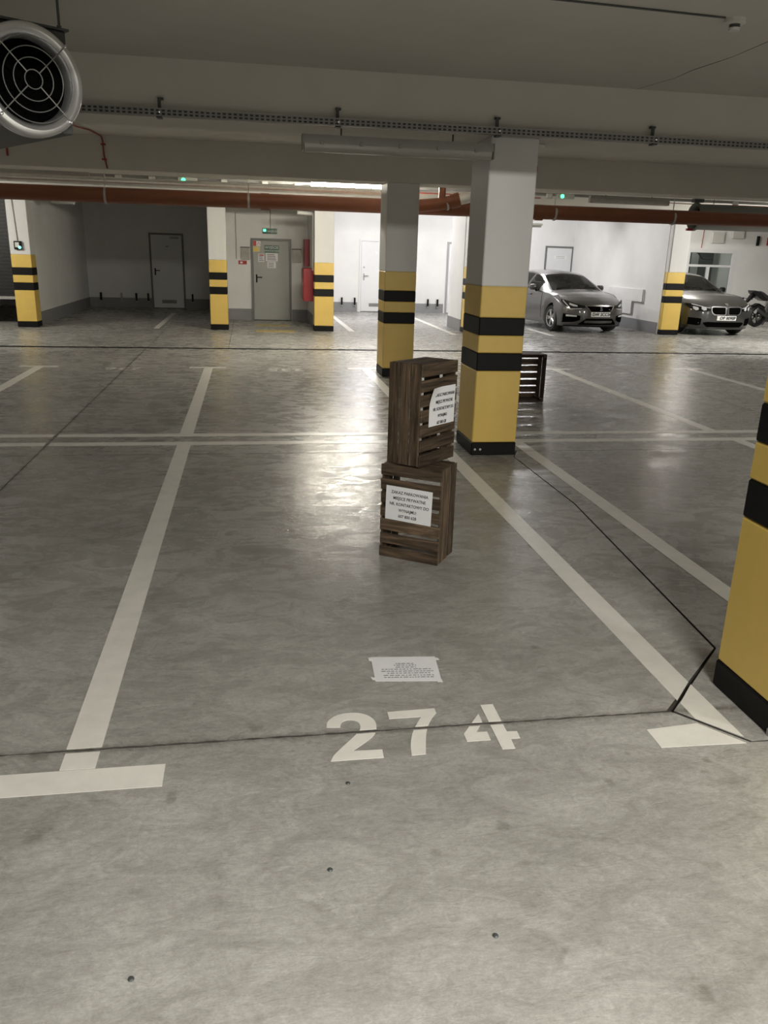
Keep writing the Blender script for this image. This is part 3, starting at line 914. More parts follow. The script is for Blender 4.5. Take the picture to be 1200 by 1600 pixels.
# luminaires seen under the pipe
def small_light(label, x, y, z):
    t = thing('bay_luminaire', label, 'light', (x, y, z))
    MB().box(-0.28, 0.28, -0.05, 0.05, 0.0, 0.05, bev=0.01).build('housing', WHITEP, t)
    MB().box(-0.25, 0.25, -0.04, 0.04, -0.045, -0.001, bev=0.012).build('diffuser', DIFF, t)
    MB().tube([(0, 0, 0.05), (0, 0, CZ - z)], 0.008, 6).build('hanger_rod', GALV, t)
small_light('unlit luminaire peeping below the pipe in the dark bay', -3.98, 19.7, 2.615)
small_light('unlit luminaire peeping below the pipe right of the large column', 7.05, 20.6, 2.52)

# ------------------------------------------------------------------ roller shutter left
rs = thing('roller_shutter', 'dark slatted roller shutter half open beside the left column', 'shutter', (-11.9, 19.3, 0))
z = 0.62
while z < 2.9:
    MB().box(0, 6.92, 0.0, 0.02, z + 0.002, z + 0.052).box(0, 6.92, 0.006, 0.02, z + 0.054, z + 0.072).build('slat', SLATM, rs)
    z += 0.074
box('bottom_rail', (0, 6.92, -0.008, 0.03, 0.55, 0.612), GALV, rs)
struct(box('wall_trim_left', (-12, -4.95, 19.26, 19.34, 2.93, CZ), WALL), 'white strip of wall above the roller shutter', 'wall')

# ------------------------------------------------------------------ doors
def door(name, label, x0, x1, z1, y, leaf_m, frame_m, hx, grille=None, closer=None, plate=False, lever_m=None):
    t = thing(name, label, 'door', (x0, y, 0), kind='structure')
    W = x1 - x0
    f = 0.05
    MB().box(-f, 0, -0.03, -0.001, 0, z1 + f).box(W, W + f, -0.03, -0.001, 0, z1 + f).box(0, W, -0.03, -0.001, z1, z1 + f).build('door_frame', frame_m, t)
    box('leaf', (0.008, W - 0.008, -0.022, -0.001, 0.014, z1 - 0.008), leaf_m, t, 0.003)
    box('threshold', (0.0, W, -0.04, -0.001, 0.0, 0.012), BLACK, t)
    s_ = 1 if hx < W / 2 else -1
    hm = lever_m or BLACK
    h = MB().box(hx - 0.02, hx + 0.02, -0.030, -0.022, 0.94, 1.14, bev=0.003).build('handle_plate', hm, t)
    MB().box(min(hx, hx + s_ * 0.14), max(hx, hx + s_ * 0.14), -0.075, -0.055, 1.06, 1.085, bev=0.004).box(hx - 0.01, hx + 0.01, -0.06, -0.03, 1.062, 1.083).build('lever', hm, h)
    if grille:
        gx0, gx1, gz0, gz1 = grille
        g_ = box('grille', (gx0, gx1, -0.027, -0.022, gz0, gz1), DARKGREY if leaf_m is not DOORW or True else DOORW, t)
        n = 6
        for k in range(n):
            zz = gz0 + (gz1 - gz0) * (k + 0.5) / n
            MB().box(gx0, gx1, -0.031, -0.0275, zz - 0.005, zz + 0.005).build('louvre', GREYP, g_)
    if closer:
        MB().box(closer[0], closer[1], -0.075, -0.023, z1 - 0.10, z1 - 0.05, bev=0.004).build('closer', GREYP, t)
    return t
d1 = door('door_1', 'dim white door with a floor grille in the dark bay', -2.80, -1.92, 2.07, 25.4, DOORW, FRAMEG, 0.09, (0.24, 0.66, 0.14, 0.24), (0.55, 0.80))
MB().box(0.42, 0.50, -0.026, -0.022, 1.73, 1.77).build('number_plate', GREYP, d1)
d2 = door('door_2', 'grey steel exit door covered with notices', 0.11, 1.03, 1.965, 21.635, DOORG, FRAMEG, 0.085)
MB().lathe([(0.0, -0.030), (0.022, -0.028), (0.022, -0.022)], 12, 'Y', c=(0.07, 0, 1.21)).build('lock_cylinder', GREYP, d2)
d3 = door('door_3', 'bright white door with a floor grille in the lit bay', 3.38, 4.24, 2.08, 25.4, DOORW, DOORW, 0.09, (0.26, 0.72, 0.16, 0.26), (0.62, 0.86), lever_m=GREYP)
MB().lathe([(0.0, -0.027), (0.05, -0.026), (0.05, -0.022)], 16, 'Y', c=(0.46, 0, 1.75)).build('door_sign', PAPER, d3)
MB().lathe([(0.0, -0.030), (0.026, -0.028), (0.026, -0.022)], 12, 'Y', c=(0.09, 0, 1.32)).build('lock_cylinder', GREYP, d3)
door('door_4', 'white door mostly hidden behind the short wall stub', 6.10, 6.95, 2.08, 25.4, DOORW, mat('pale_frame', (0.34, 0.34, 0.345), 0.5), 0.75, lever_m=GREYP)
d5 = door('door_5', 'white door on the back wall above the estate car', 9.26, 10.09, 2.06, 25.4, DOORW, FRAMEG, 0.08, lever_m=GREYP)
pl = box('door_sign', (0.25, 0.66, -0.026, -0.022, 1.73, 1.83), SIGNW, d5)
MB().box(0.31, 0.60, -0.029, -0.0265, 1.80, 1.81).box(0.31, 0.60, -0.029, -0.0265, 1.755, 1.765).build('sign_print', INKG, pl)

# glass entrance on the back wall, far right
ge = thing('door_6', 'white framed glass entrance behind the dark car', 'door', (14.0, 25.4, 0), kind='structure')
Wg = 1.78
for dims in ((0, 0.13, 0, 0.12, 0, 2.16), (Wg - 0.16, Wg, 0, 0.12, 0, 2.16), (0.13, Wg - 0.16, 0, 0.12, 2.06, 2.16), (0.13, Wg - 0.16, 0.02, 0.10, 1.62, 1.69), (0.78, 0.88, 0.02, 0.10, 0, 1.62), (0.13, 0.78, 0.02, 0.10, 0.60, 0.70), (0.88, Wg - 0.16, 0.02, 0.10, 0.60, 0.70)):
    box('frame_bar', dims, DOORW, ge)
for a, b, c_, d_ in ((0.13, Wg - 0.16, 1.69, 2.06), (0.13, 0.78, 0.70, 1.62), (0.88, Wg - 0.16, 0.70, 1.62), (0.13, 0.78, 0, 0.6), (0.88, Wg - 0.16, 0, 0.6)):
    box('glass_pane', (a, b, 0.055, 0.062, c_, d_), CLEAR, ge)
lob = thing('wall_lobby', 'pale lobby walls behind the glass entrance', 'wall', kind='structure')
for dims in ((13.3, 13.4, 25.61, 28.5, 0, 2.8), (16.6, 16.7, 25.61, 28.5, 0, 2.8), (13.4, 16.6, 28.4, 28.5, 0, 2.8), (13.4, 16.6, 25.61, 28.4, 2.7, 2.8), (13.4, 16.6, 25.61, 28.4, -0.1, 0.0)):
    box('wall_panel', dims, WALL, lob)
for x, w_, lab in ((14.45, 0.25, 'dark upright panel in the lobby, left'), (15.05, 0.36, 'dark upright panel in the lobby, middle'), (15.75, 0.5, 'dark upright panel in the lobby, right')):
    box('lobby_panel', (x, x + w_, 27.6, 27.7, 0.0, 2.3), DARKGREY, lob)
lp = thing('lobby_pipe', 'dark bent pipework seen through the top pane of the glass entrance', 'pipe', (14.3, 26.6, 2.0))
MB().tube([(0, 0, 0.12), (0.45, 0, 0.10), (0.6, 0, 0.16), (0.78, 0, 0.06), (0.95, 0, -0.12), (1.3, 0, -0.14)], 0.03, 8).build('pipe_run', DARKGREY, lp)
lamp('lamp_lobby', (15.0, 27.0, 2.66), 0.8, 0.3, 16, (1, 0.97, 0.9))
tag(MB().tube([(14.48, 25.37, 2.9), (14.46, 25.37, 2.2)], 0.012, 6).build('red_cable', REDC), 'thin red cable running down the wall to the glass entrance', 'cable')
for x, w_, z0, lab in ((14.75, 0.42, 2.36, 'pale square ventilation box above the glass entrance'), (15.45, 0.40, 2.52, 'smaller pale wall box right of the ventilation box')):
    tag(MB().box(x, x + w_, 25.28, 25.399, z0, z0 + 0.34, bev=0.01).build('wall_box', WHITEP), lab, 'box')
tag(box('wall_bracket', (16.38, 16.43, 25.3, 25.399, 2.32, 2.62), BLACK), 'short black bracket high on the far right wall', 'bracket')
o = MB().box(16.75, 17.2, 25.2, 25.399, 2.34, 2.6, bev=0.01).build('red_wall_box', REDP)
tag(o, 'red box high on the far right wall at the frame edge', 'box')

# ------------------------------------------------------------------ signs, notices and boxes round the exit door
YD = 21.635 - 0.024
def plate(parent, name, x0, x1, z0, z1, m, y=-0.0265, d=0.003):
    return box(name, (x0 - 0.11, x1 - 0.11, y, y + d, z0, z1), m, parent)
t = thing('exit_plate', 'green plate lettered on the exit door', 'sign', (0.585, 21.61, 1.765))
box('plate', (-0.185, 0.185, -0.003, 0.001, -0.09, 0.09), SIGNG, t)
text('lettering', 'WYJŚCIE', 0.085, SIGNW, t, (0, -0.0042, 0.032), (R(90), 0, 0), 0.0006)
text('lettering', 'EWAKUACYJNE', 0.052, SIGNW, t, (0, -0.0042, -0.046), (R(90), 0, 0), 0.0006)
t = thing('exit_lamp', 'green lit exit lamp above the exit door', 'sign', (0.545, 21.64, 2.19))
box('lamp_body', (-0.18, 0.18, -0.06, 0.0, -0.06, 0.065), SIGNG, t, 0.006)
text('lettering', 'WYJŚCIE', 0.06, SIGNW, t, (0.055, -0.0612, -0.005), (R(90), 0, 0), 0.0006)
MB().box(-0.165, -0.095, -0.066, -0.0605, -0.01, 0.045, bev=0.004).build('green_lens', GREENLED, t)
t = thing('safety_sign', 'red and white pictogram sign at the top left of the exit door', 'sign', (0.205, 21.61, 1.89))
box('plate', (-0.085, 0.105, -0.003, 0.001, -0.06, 0.06), SIGNW, t)
box('red_field', (-0.083, -0.005, -0.0042, -0.0031, -0.058, 0.058), SIGNR, t)
MB().tube([(0.015, -0.0036, -0.035), (0.055, -0.0036, 0.03), (0.095, -0.0036, -0.035)], 0.006, 5).build('red_pictogram', SIGNR, t)
t = thing('safety_sign', 'yellow warning triangle sign on the exit door', 'sign', (0.20, 21.61, 1.755))
box('plate', (-0.09, 0.09, -0.003, 0.001, -0.065, 0.065), mat('pale_yellow', (0.62, 0.55, 0.30), 0.5), t)
MB().prism([(-0.075, -0.05), (0.06, -0.05), (-0.008, 0.055)], -0.0042, -0.0031, lambda x, y, z: (x, z, y)).build('triangle', SIGNY, t)
for lab, x0, x1, z0, z1, n, hot in (('white notice with a red heading, left on the exit door', 0.24, 0.395, 1.445, 1.645, 4, True), ('largest white notice below the green plate', 0.43, 0.735, 1.47, 1.665, 4, False), ('lowest white notice on the exit door', 0.47, 0.685, 1.30, 1.458, 3, False)):
    t = thing('door_notice', lab, 'notice', ((x0 + x1) / 2, 21.61, (z0 + z1) / 2))
    W, H = x1 - x0, z1 - z0
    box('sheet', (-W / 2, W / 2, -0.002, 0.001, -H / 2, H / 2), PAPER, t)
    mb = MB()
    for k in range(n):
        zz = H / 2 - H * (k + 0.9) / (n + 0.8)
        mb.box(-W * 0.38, W * rnd.uniform(0.2, 0.4), -0.0031, -0.0021, zz - 0.010, zz + 0.010)
    mb.build('printed_lines', INKG, t)
    if hot:
        box('red_heading', (-W * 0.2, W * 0.4, -0.0042, -0.0032, H / 2 - 0.05, H / 2 - 0.02), SIGNR, t)
for lab, x0, x1, z0, z1 in (('clear leaflet box on the wall left of the exit door', -0.19, 0.03, 1.49, 1.80), ('clear leaflet box on the wall right of the exit door', 1.10, 1.33, 1.45, 1.79)):
    t = thing('leaflet_box', lab, 'box', (x0, 21.65, z0))
    W, H = x1 - x0, z1 - z0
    box('box_body', (0, W, -0.05, -0.001, 0, H - 0.02), mat('smoky_plastic', (0.36, 0.35, 0.31), 0.35, var=0.15, scale=9), t, 0.006)
    box('lid', (-0.01, W + 0.01, -0.058, -0.001, H - 0.019, H), DARKGREY, t, 0.004)
t = thing('hydrant_sign', 'small red and white sign left of the exit door', 'sign', (-0.15, 21.65, 1.42))
box('plate', (-0.105, 0.105, -0.004, -0.001, -0.045, 0.045), SIGNR, t)
box('white_symbol', (-0.06, 0.0, -0.0055, -0.0045, -0.022, 0.022), SIGNW, t)
tag(MB().tube([(-0.30, 21.635, 1.5), (-0.30, 21.635, 2.6)], 0.012, 6).build('wall_conduit', GREYP), 'thin conduit on the wall left of the exit door', 'conduit')
tag(MB().tube([(0.56, 21.635, 2.26), (0.56, 21.635, 3.05)], 0.012, 6).build('wall_conduit', GREYP), 'thin conduit above the green exit lamp', 'conduit')
hy = thing('hydrant_cabinet', 'red fire hydrant cabinet on the wall stub beside the exit door', 'cabinet', (1.5, 19.55, 0.62))
box('cabinet_body', (-0.24, -0.001, 0, 0.62, 0.0, 0.74), REDP, hy, 0.008)
box('cabinet_door', (-0.252, -0.2405, 0.03, 0.59, 0.03, 0.71), REDP, hy, 0.003)
MB().box(-0.262, -0.2525, 0.06, 0.09, 0.33, 0.42).build('latch', CHROME, hy)
h2 = thing('extinguisher_box', 'narrow dark red extinguisher box above the hydrant cabinet', 'cabinet', (1.5, 20.9, 1.38))
box('cabinet_body', (-0.13, -0.001, 0, 0.5, 0.0, 0.64), REDP, h2, 0.008)
tag(MB().tube([(1.475, 19.28, 1.32), (1.475, 19.28, 2.50), (1.42, 19.28, 2.545), (1.1, 19.28, 2.56)], 0.042, 12).build('white_pipe', WHITEP, smooth=60), 'white pipe with a bend beside the far column at the exit', 'pipe')

# call box on the left column
cb = thing('call_box', 'small black framed control box with a glowing button on the left column', 'control box', (-4.775, 18.8, 1.685))
box('box_body', (-0.075, 0.075, -0.06, -0.001, -0.085, 0.085), BLACK, cb, 0.008)
box('face_plate', (-0.05, 0.03, -0.064, -0.0605, -0.04, 0.06), WHITEP, cb)
MB().lathe([(0.0, -0.085), (0.026, -0.078), (0.032, -0.0605)], 14, 'Y', c=(0.04, 0, -0.04)).build('button', CYANLED, cb, smooth=50)
tag(MB().tube([(-4.78, 18.788, 1.77), (-4.82, 18.788, 2.68)], 0.010, 6).build('wall_conduit', GREYP), 'thin conduit rising from the control box on the left column', 'conduit')
tag(MB().tube([(10.145, 19.138, 1.5), (10.145, 19.138, 2.68)], 0.012, 6).build('wall_conduit', GREYP), 'thin conduit on the column between the two cars', 'conduit')

# stub posts along the back wall
for i, (x, lab) in enumerate(((-4.29, 'short black wall post at the left of the dark bay'), (-3.71, 'grey wall post, second in the dark bay'), (-3.29, 'black wall post, third in the dark bay'),
                              (-2.95, 'black wall post touching the dim door'), (-1.67, 'black wall post right of the dim door'), (2.80, 'dark wall post, left of two before the bright door'),
                              (3.20, 'dark wall post, right of two before the bright door'), (5.50, 'black wall post, left of two by the middle column'), (5.81, 'black wall post, right of two by the middle column'))):
    t = thing('wall_post', lab, 'post', (x, 25.384, 0), group='short wall posts')
    box('upright', (-0.025, 0.025, -0.06, -0.002, 0.20, 0.42), BLACK if i != 1 else GREYP, t, 0.005)
    box('foot', (-0.03, 0.03, -0.065, -0.002, 0.17, 0.199), GREYP, t)
# stepped cover on the wall by the estate car
sc = thing('stepped_cover', 'white stepped cover plate on the wall right of the estate car', 'cover', (10.12, 20.2, 0.38))
box('upper_panel', (-0.05, -0.001, 0, 2.1, 0.345, 0.66), WALL, sc, 0.004)
box('lower_panel', (-0.05, -0.001, 0.6, 2.1, 0, 0.344), WALL, sc, 0.004)
box('edge_strip', (-0.055, -0.051, 0.0, 0.02, 0.345, 0.66), FRAMEG, sc)  # dark strips paint the shadow line along the edges of the cover
box('edge_strip', (-0.055, -0.051, 0.0, 0.6, 0.33, 0.345), FRAMEG, sc)
box('edge_strip', (-0.055, -0.051, 0.58, 0.6, 0.0, 0.33), FRAMEG, sc)

# ------------------------------------------------------------------ cars
import numpy as np
def smooth(a, k):
    ker = np.hanning(2 * k + 3)[1:-1]
    ker /= ker.sum()
    p_ = np.concatenate([2 * a[0] - a[k + 0:0:-1], a, 2 * a[-1] - a[-2:-k - 2:-1]])
    return np.convolve(p_, ker, 'valid')
def car(name, label, loc, theta, P, paint, plate_text):
    root = thing(name, label, 'car', loc, (0, 0, theta))
    L_ = P['L']
    NY = 120
    ys = np.linspace(0, L_, NY)
    def prm(k):
        a = np.interp(ys, P['y'], P[k])
        return smooth(a, 2)
    zc, zs, hs, hr, zr = (prm(k) for k in ('zc', 'zs', 'hs', 'hr', 'zr'))
    ya, wbse, Rw, zb0 = P['ya'], P['wb'], P['Rw'], P['zb']
    zb = np.full(NY, zb0)
    zb += 0.10 * np.clip((ys - (L_ - 0.5)) / 0.5, 0, 1)
    for a in (ya, ya + wbse):
        d2 = (Rw + 0.05) ** 2 - (ys - a) ** 2
        zb = np.maximum(zb, np.where(d2 > 0, Rw + np.sqrt(np.maximum(d2, 0)), 0))
    kx, px = P['bow'], P['pow']
    def fall(y):
        t_ = np.clip(y / 1.05, 0, 1)
        return 1 - t_ * t_ * (3 - 2 * t_)
    def zp(z):
        return float(np.interp(z, P['fz'], P['fy']))
    hs0 = float(hs.max())
    def warp(x, y, z):
        f_ = float(fall(y))
        yy = y + f_ * (kx * min(1.15, abs(x) / hs0) ** px + zp(z))
        rr = float(np.clip((y - (L_ - 0.9)) / 0.9, 0, 1)) ** 2
        return (x, yy - rr * 0.16 * min(1.15, abs(x) / hs0) ** 2.5, z)
    def prof(i):
        h, b = hs[i], zb[i]
        mid = b + (zs[i] - b) * 0.55
        pts_ = []
        body = [(h * 0.955, b), (h * 0.985, b + (mid - b) * 0.35), (h * 1.0, mid), (h * 0.992, mid + (zs[i] - mid) * 0.55), (h * 0.975, zs[i])]
        for t_ in np.linspace(0, 4, 11):
            q = min(3, int(t_))
            u = t_ - q
            pts_.append((body[q][0] * (1 - u) + body[q + 1][0] * u, body[q][1] * (1 - u) + body[q + 1][1] * u))
        for u in (0.06, 0.5, 0.92, 1.0):
            pts_.append((h * 0.975 * (1 - u) + hr[i] * u + 0.03 * math.sin(math.pi * u) * max(0, min(1, (zr[i] - zs[i]) * 4)), zs[i] * (1 - u) + zr[i] * u))
        for u in (0.07, 0.25, 0.45, 0.7, 1.0):
            pts_.append((hr[i] * (1 - u), zr[i] + (zc[i] - zr[i]) * math.sin(u * math.pi / 2)))
        return pts_
    NV = 20
    iB, iW = 10, 14   # shoulder index, roof edge index
    prs = [prof(i) for i in range(NY)]
    cab = {'body': MB(), 'windscreen': MB(), 'rear_window': MB()}
    for k in range(len(P['win'])):
        for sd_ in (-1, 1):
            cab['side_window', k, sd_] = MB()
    vs = {}
    def vert(key, i, j, sd_):
        x, z = prs[i][j]
        kk = (key, i, j, sd_ if x > 1e-6 else 1)
        if kk not in vs:
            vs[kk] = cab[key].bm.verts.new(warp(sd_ * x, ys[i], z))
        return vs[kk]
    for i in range(NY - 1):
        ym = (ys[i] + ys[i + 1]) / 2
        for j in range(NV - 1):
            key0 = 'body'
            if P['ws'][0] < ym < P['ws'][1] and j >= iW + 1:
                key0 = 'windscreen'
            if P['rw'][0] < ym < P['rw'][1] and j >= iW + 1:
                key0 = 'rear_window'
            for sd_ in (-1, 1):
                key = key0
                if iB + 1 <= j < iW - 1:
                    for k, (a, b) in enumerate(P['win']):
                        if a < ym < b:
                            key = ('side_window', k, sd_)
                q = [vert(key, i, j, sd_), vert(key, i + 1, j, sd_), vert(key, i + 1, j + 1, sd_), vert(key, i, j + 1, sd_)]
                q = list(dict.fromkeys(q))
                if len(q) > 2:
                    cab[key].bm.faces.new(q if sd_ > 0 else q[::-1])
    for i, yy in ((0, 0.0), (NY - 1, L_)):                       # nose and tail
        NX = 24
        rows_ = []
        for j in range(NV - 1):
            x, z = prs[i][j]
            row = [vert('body', i, j, -1)]
            for c_ in range(1, NX):
                xx = -x + 2 * x * c_ / NX
                row.append(cab['body'].bm.verts.new(warp(xx, yy, z)))
            row.append(vert('body', i, j, 1))
            rows_.append(row)
        for a, b in zip(rows_, rows_[1:]):
            for c_ in range(NX):
                cab['body'].bm.faces.new((a[c_], a[c_ + 1], b[c_ + 1], b[c_]))
        ctr = vert('body', i, NV - 1, 1)
        for c_ in range(NX):
            cab['body'].bm.faces.new((rows_[-1][c_], rows_[-1][c_ + 1], ctr))
    body = cab['body'].build('body', paint, root, smooth=38)
    cab['windscreen'].build('windscreen', GLASS, root, smooth=60)
    cab['rear_window'].build('rear_window', GLASS, root, smooth=60)
    for k in range(len(P['win'])):
        for sd_ in (-1, 1):
            cab['side_window', k, sd_].build('side_window', GLASS, root, smooth=60)
    # nose features laid on the bowed front
    def fp(x, z, off):
        a = warp(x, 0.0, z)
        return (x, a[1] - off, z)
    def strip(nm, pts_, m, off=0.006, thick=0.03, parent=root):
        # pts_: list of (x, zlo, zhi)
        mb = MB()
        dense = []
        for (x0, l0, h0), (x1, l1, h1) in zip(pts_, pts_[1:]):
            n_ = max(1, int(abs(x1 - x0) / 0.035))
            for k in range(n_):
                u = k / n_
                dense.append((x0 + (x1 - x0) * u, l0 + (l1 - l0) * u, h0 + (h1 - h0) * u))
        dense.append(pts_[-1])
        V = []
        for x, l, h in dense:
            h = max(h, l + 0.002)
            V.append([mb.bm.verts.new(fp(x, z, o_)) for z, o_ in ((l, off), (h, off), (h, off - thick), (l, off - thick))])
        for a, b in zip(V, V[1:]):
            for k in range(4):
                mb.bm.faces.new((a[k], a[(k + 1) % 4], b[(k + 1) % 4], b[k]))
        mb.bm.faces.new(V[0])
        mb.bm.faces.new(V[-1][::-1])
        return mb.build(nm, m, parent)
    P['nose'](root, strip, fp)
    # number plate
    pz_ = P['plate']
    npl = strip('number_plate', [(-0.26, pz_ - 0.055, pz_ + 0.055), (0.26, pz_ - 0.055, pz_ + 0.055)], SIGNW, 0.028, 0.03)
    yfront = fp(0, pz_, 0.031)[1]
    text('registration', plate_text, 0.105, INK, npl, (0.02, min(yfront, fp(0.26, pz_, 0.03)[1]) - 0.0, pz_), (R(90), 0, 0), 0.001, bold=0.0015)
    # wheels
    for a in (ya, ya + wbse):
        for sd_ in (-1, 1):
            wr = bpy.data.objects.new('wheel', None)
            COL.objects.link(wr)
            wr.parent = root
            wr.location = (sd_ * (hs0 - 0.125), a + (0.02 if a == ya else 0), Rw)
            MB().lathe([(Rw * 0.66, -0.10), (Rw * 0.93, -0.11), (Rw, -0.075), (Rw, 0.075), (Rw * 0.93, 0.11), (Rw * 0.66, 0.10)], 36, 'X', closed=True).build('tyre', RUBBER, wr, smooth=40)
            mb = MB().lathe([(Rw * 0.665, -0.10), (Rw * 0.665, 0.10), (Rw * 0.62, 0.095), (Rw * 0.60, 0.06), (Rw * 0.60, -0.06), (Rw * 0.62, -0.095)], 36, 'X', closed=True)
            for k in range(5):
                for dd in (-0.16, 0.16):
                    a_ = 2 * math.pi * k / 5 + dd
                    c_, s2 = math.cos(a_), math.sin(a_)
                    xx = sd_ * 0.075
                    mb.tube([(xx, 0.03 * c_, 0.03 * s2), (xx, Rw * 0.62 * c_, Rw * 0.62 * s2)], [0.022, 0.016], 6)
            mb.lathe([(0.0, sd_ * 0.09), (0.05, sd_ * 0.085), (0.055, sd_ * 0.06)], 16, 'X')
            mb.build('rim', RIMM, wr, smooth=40)
            MB().lathe([(0.0, sd_ * -0.02), (Rw * 0.6, sd_ * -0.021), (Rw * 0.6, sd_ * -0.05), (0.0, sd_ * -0.05)], 24, 'X').build('brake_disc', DARKGREY, wr)
    box('underbody', (-hs0 + 0.26, hs0 - 0.26, 0.45, L_ - 0.35, zb0 + 0.02, 0.60), TRIMB, root)
    # cabin
    dsh = P['ws'][0]
    box('dashboard', (-hs0 + 0.2, hs0 - 0.2, dsh + 0.25, dsh + 0.62, 0.62, P['belt'] + 0.01), TRIMB, root, 0.03)
    for sx in (-0.36, 0.36):
        s_ = MB().box(sx - 0.24, sx + 0.24, dsh + 1.30, dsh + 1.45, 0.60, P['belt'] + 0.17, bev=0.05).box(sx - 0.13, sx + 0.13, dsh + 1.36, dsh + 1.46, P['belt'] + 0.21, P['belt'] + 0.38, bev=0.04).build('front_seat', SEATM, root, smooth=40)
    MB().box(-0.62, 0.62, dsh + 2.2, dsh + 2.35, 0.60, P['belt'] + 0.16, bev=0.05).build('rear_seat', SEATM, root)
    MB().tube([(0.36 + 0.18 * math.cos(t_), dsh + 0.72 + 0.05 * math.sin(t_), P['belt'] + 0.0 + 0.17 * math.sin(t_)) for t_ in np.linspace(0, 2 * math.pi, 20)], 0.014, 6, caps=False).build('steering_wheel', TRIMB, root)
    MB().box(-0.12, 0.12, dsh + 0.92, dsh + 0.95, P['zm'] - 0.04, P['zm'] + 0.03, bev=0.01).build('rear_view_mirror', TRIMB, root)
    # outside mirrors, wipers, handles, seams
    for sd_ in (-1, 1):
        mx_, my_ = sd_ * (hs0 + 0.075), dsh + 0.52
        bm_ = MB()
        bm_.box(mx_ - 0.11, mx_ + 0.10, my_ - 0.06, my_ + 0.06, P['belt'] + 0.02, P['belt'] + 0.16, bev=0.04)
        mir = bm_.build('door_mirror', paint if not P.get('dark_mirror') else TRIMB, root, smooth=45)
        MB().tube([(sd_ * (hs0 - 0.05), my_ + 0.02, P['belt'] - 0.02), (mx_ - sd_ * 0.05, my_, P['belt'] + 0.05)], 0.026, 8).build('mirror_foot', TRIMB, mir)
        for k, yh in enumerate(P['handles']):
            i = int(np.argmin(abs(ys - yh)))
            x = hs[i] * 0.992
            MB().box(sd_ * x - 0.02, sd_ * x + 0.02, yh, yh + 0.2, zs[i] - 0.12, zs[i] - 0.085, bev=0.01).build('door_handle', paint, root)
        for yh in P['seams']:
            i = int(np.argmin(abs(ys - yh)))
            MB().tube([warp(sd_ * (x + 0.001), ys[i], z) for x, z in prs[i][2:11]], 0.005, 5).build('door_seam', TRIMB, root)
        i0, i1 = 8, int(np.argmin(abs(ys - dsh)))
        MB().tube([warp(sd_ * prs[i][13][0], ys[i], prs[i][13][1] + 0.002) for i in range(i0, i1)], 0.0045, 5).build('bonnet_seam', TRIMB, root)
    mb = MB()
    for x0 in (-0.55, 0.05):
        i = int(np.argmin(abs(ys - (dsh + 0.06))))
        mb.tube([(x0, ys[i] - 0.01, zr[i] + 0.03), (x0 + 0.55, ys[i] + 0.05, zr[i] + 0.06)], 0.009, 5)
    mb.build('wiper', TRIMB, root)
    return root

def nose_estate(root, strip, fp):
    g_ = strip('grille', [(-0.37, 0.655, 0.665), (-0.27, 0.535, 0.665), (0.27, 0.535, 0.665), (0.37, 0.655, 0.665)], DARK, 0.008)
    strip('grille_rim', [(-0.40, 0.662, 0.682), (0.40, 0.662, 0.682)], CHROME, 0.012, 0.02, g_)
    for sx in (-1, 1):
        strip('grille_rim', sorted([(sx * 0.395, 0.655, 0.672), (sx * 0.375, 0.635, 0.672), (sx * 0.27, 0.525, 0.545), (sx * 0.255, 0.522, 0.535)]), CHROME, 0.012, 0.02, g_)
    strip('grille_rim', [(-0.27, 0.522, 0.534), (0.27, 0.522, 0.534)], CHROME, 0.012, 0.02, g_)
    text('emblem', 'S', 0.13, CHROME, g_, (0, fp(0, 0.6, 0.02)[1], 0.60), (R(90), 0, 0), 0.006, scale=(1.25, 1, 1), bold=0.004)
    text('badge', 'FR', 0.04, CHROME, g_, (0.24, fp(0.24, 0.6, 0.014)[1] - 0.004, 0.585), (R(90), 0, 0), 0.002, bold=0.001)
    for sx in (-1, 1):
        h = strip('headlight', sorted([(sx * 0.40, 0.625, 0.66), (sx * 0.55, 0.60, 0.70), (sx * 0.70, 0.585, 0.755), (sx * 0.79, 0.66, 0.79), (sx * 0.85, 0.76, 0.80)]), TRIMB, 0.008, 0.03)
        strip('daylight_strip', sorted([(sx * 0.48, 0.60, 0.612), (sx * 0.70, 0.578, 0.596), (sx * 0.72, 0.58, 0.60)]), LENS, 0.013, 0.02, h)
        strip('daylight_strip', sorted([(sx * 0.72, 0.585, 0.62), (sx * 0.83, 0.765, 0.79)]), LENS, 0.013, 0.02, h)
        strip('headlight_lens', sorted([(sx * 0.57, 0.645, 0.675), (sx * 0.65, 0.65, 0.70), (sx * 0.72, 0.68, 0.725)]), LENS, 0.013, 0.02, h)
        i_ = strip('side_intake', sorted([(sx * 0.50, 0.33, 0.43), (sx * 0.62, 0.28, 0.455), (sx * 0.83, 0.26, 0.47)]), DARK, 0.006, 0.03)
        strip('fog_light', sorted([(sx * 0.58, 0.405, 0.44), (sx * 0.78, 0.405, 0.45)]), LENS, 0.012, 0.02, i_)
    strip('lower_intake', [(-0.52, 0.215, 0.235), (-0.36, 0.215, 0.37), (0.36, 0.215, 0.37), (0.52, 0.215, 0.235)], DARK, 0.007, 0.03)
    strip('splitter', [(-0.80, 0.165, 0.195), (0.80, 0.165, 0.195)], TRIMB, 0.010, 0.05)

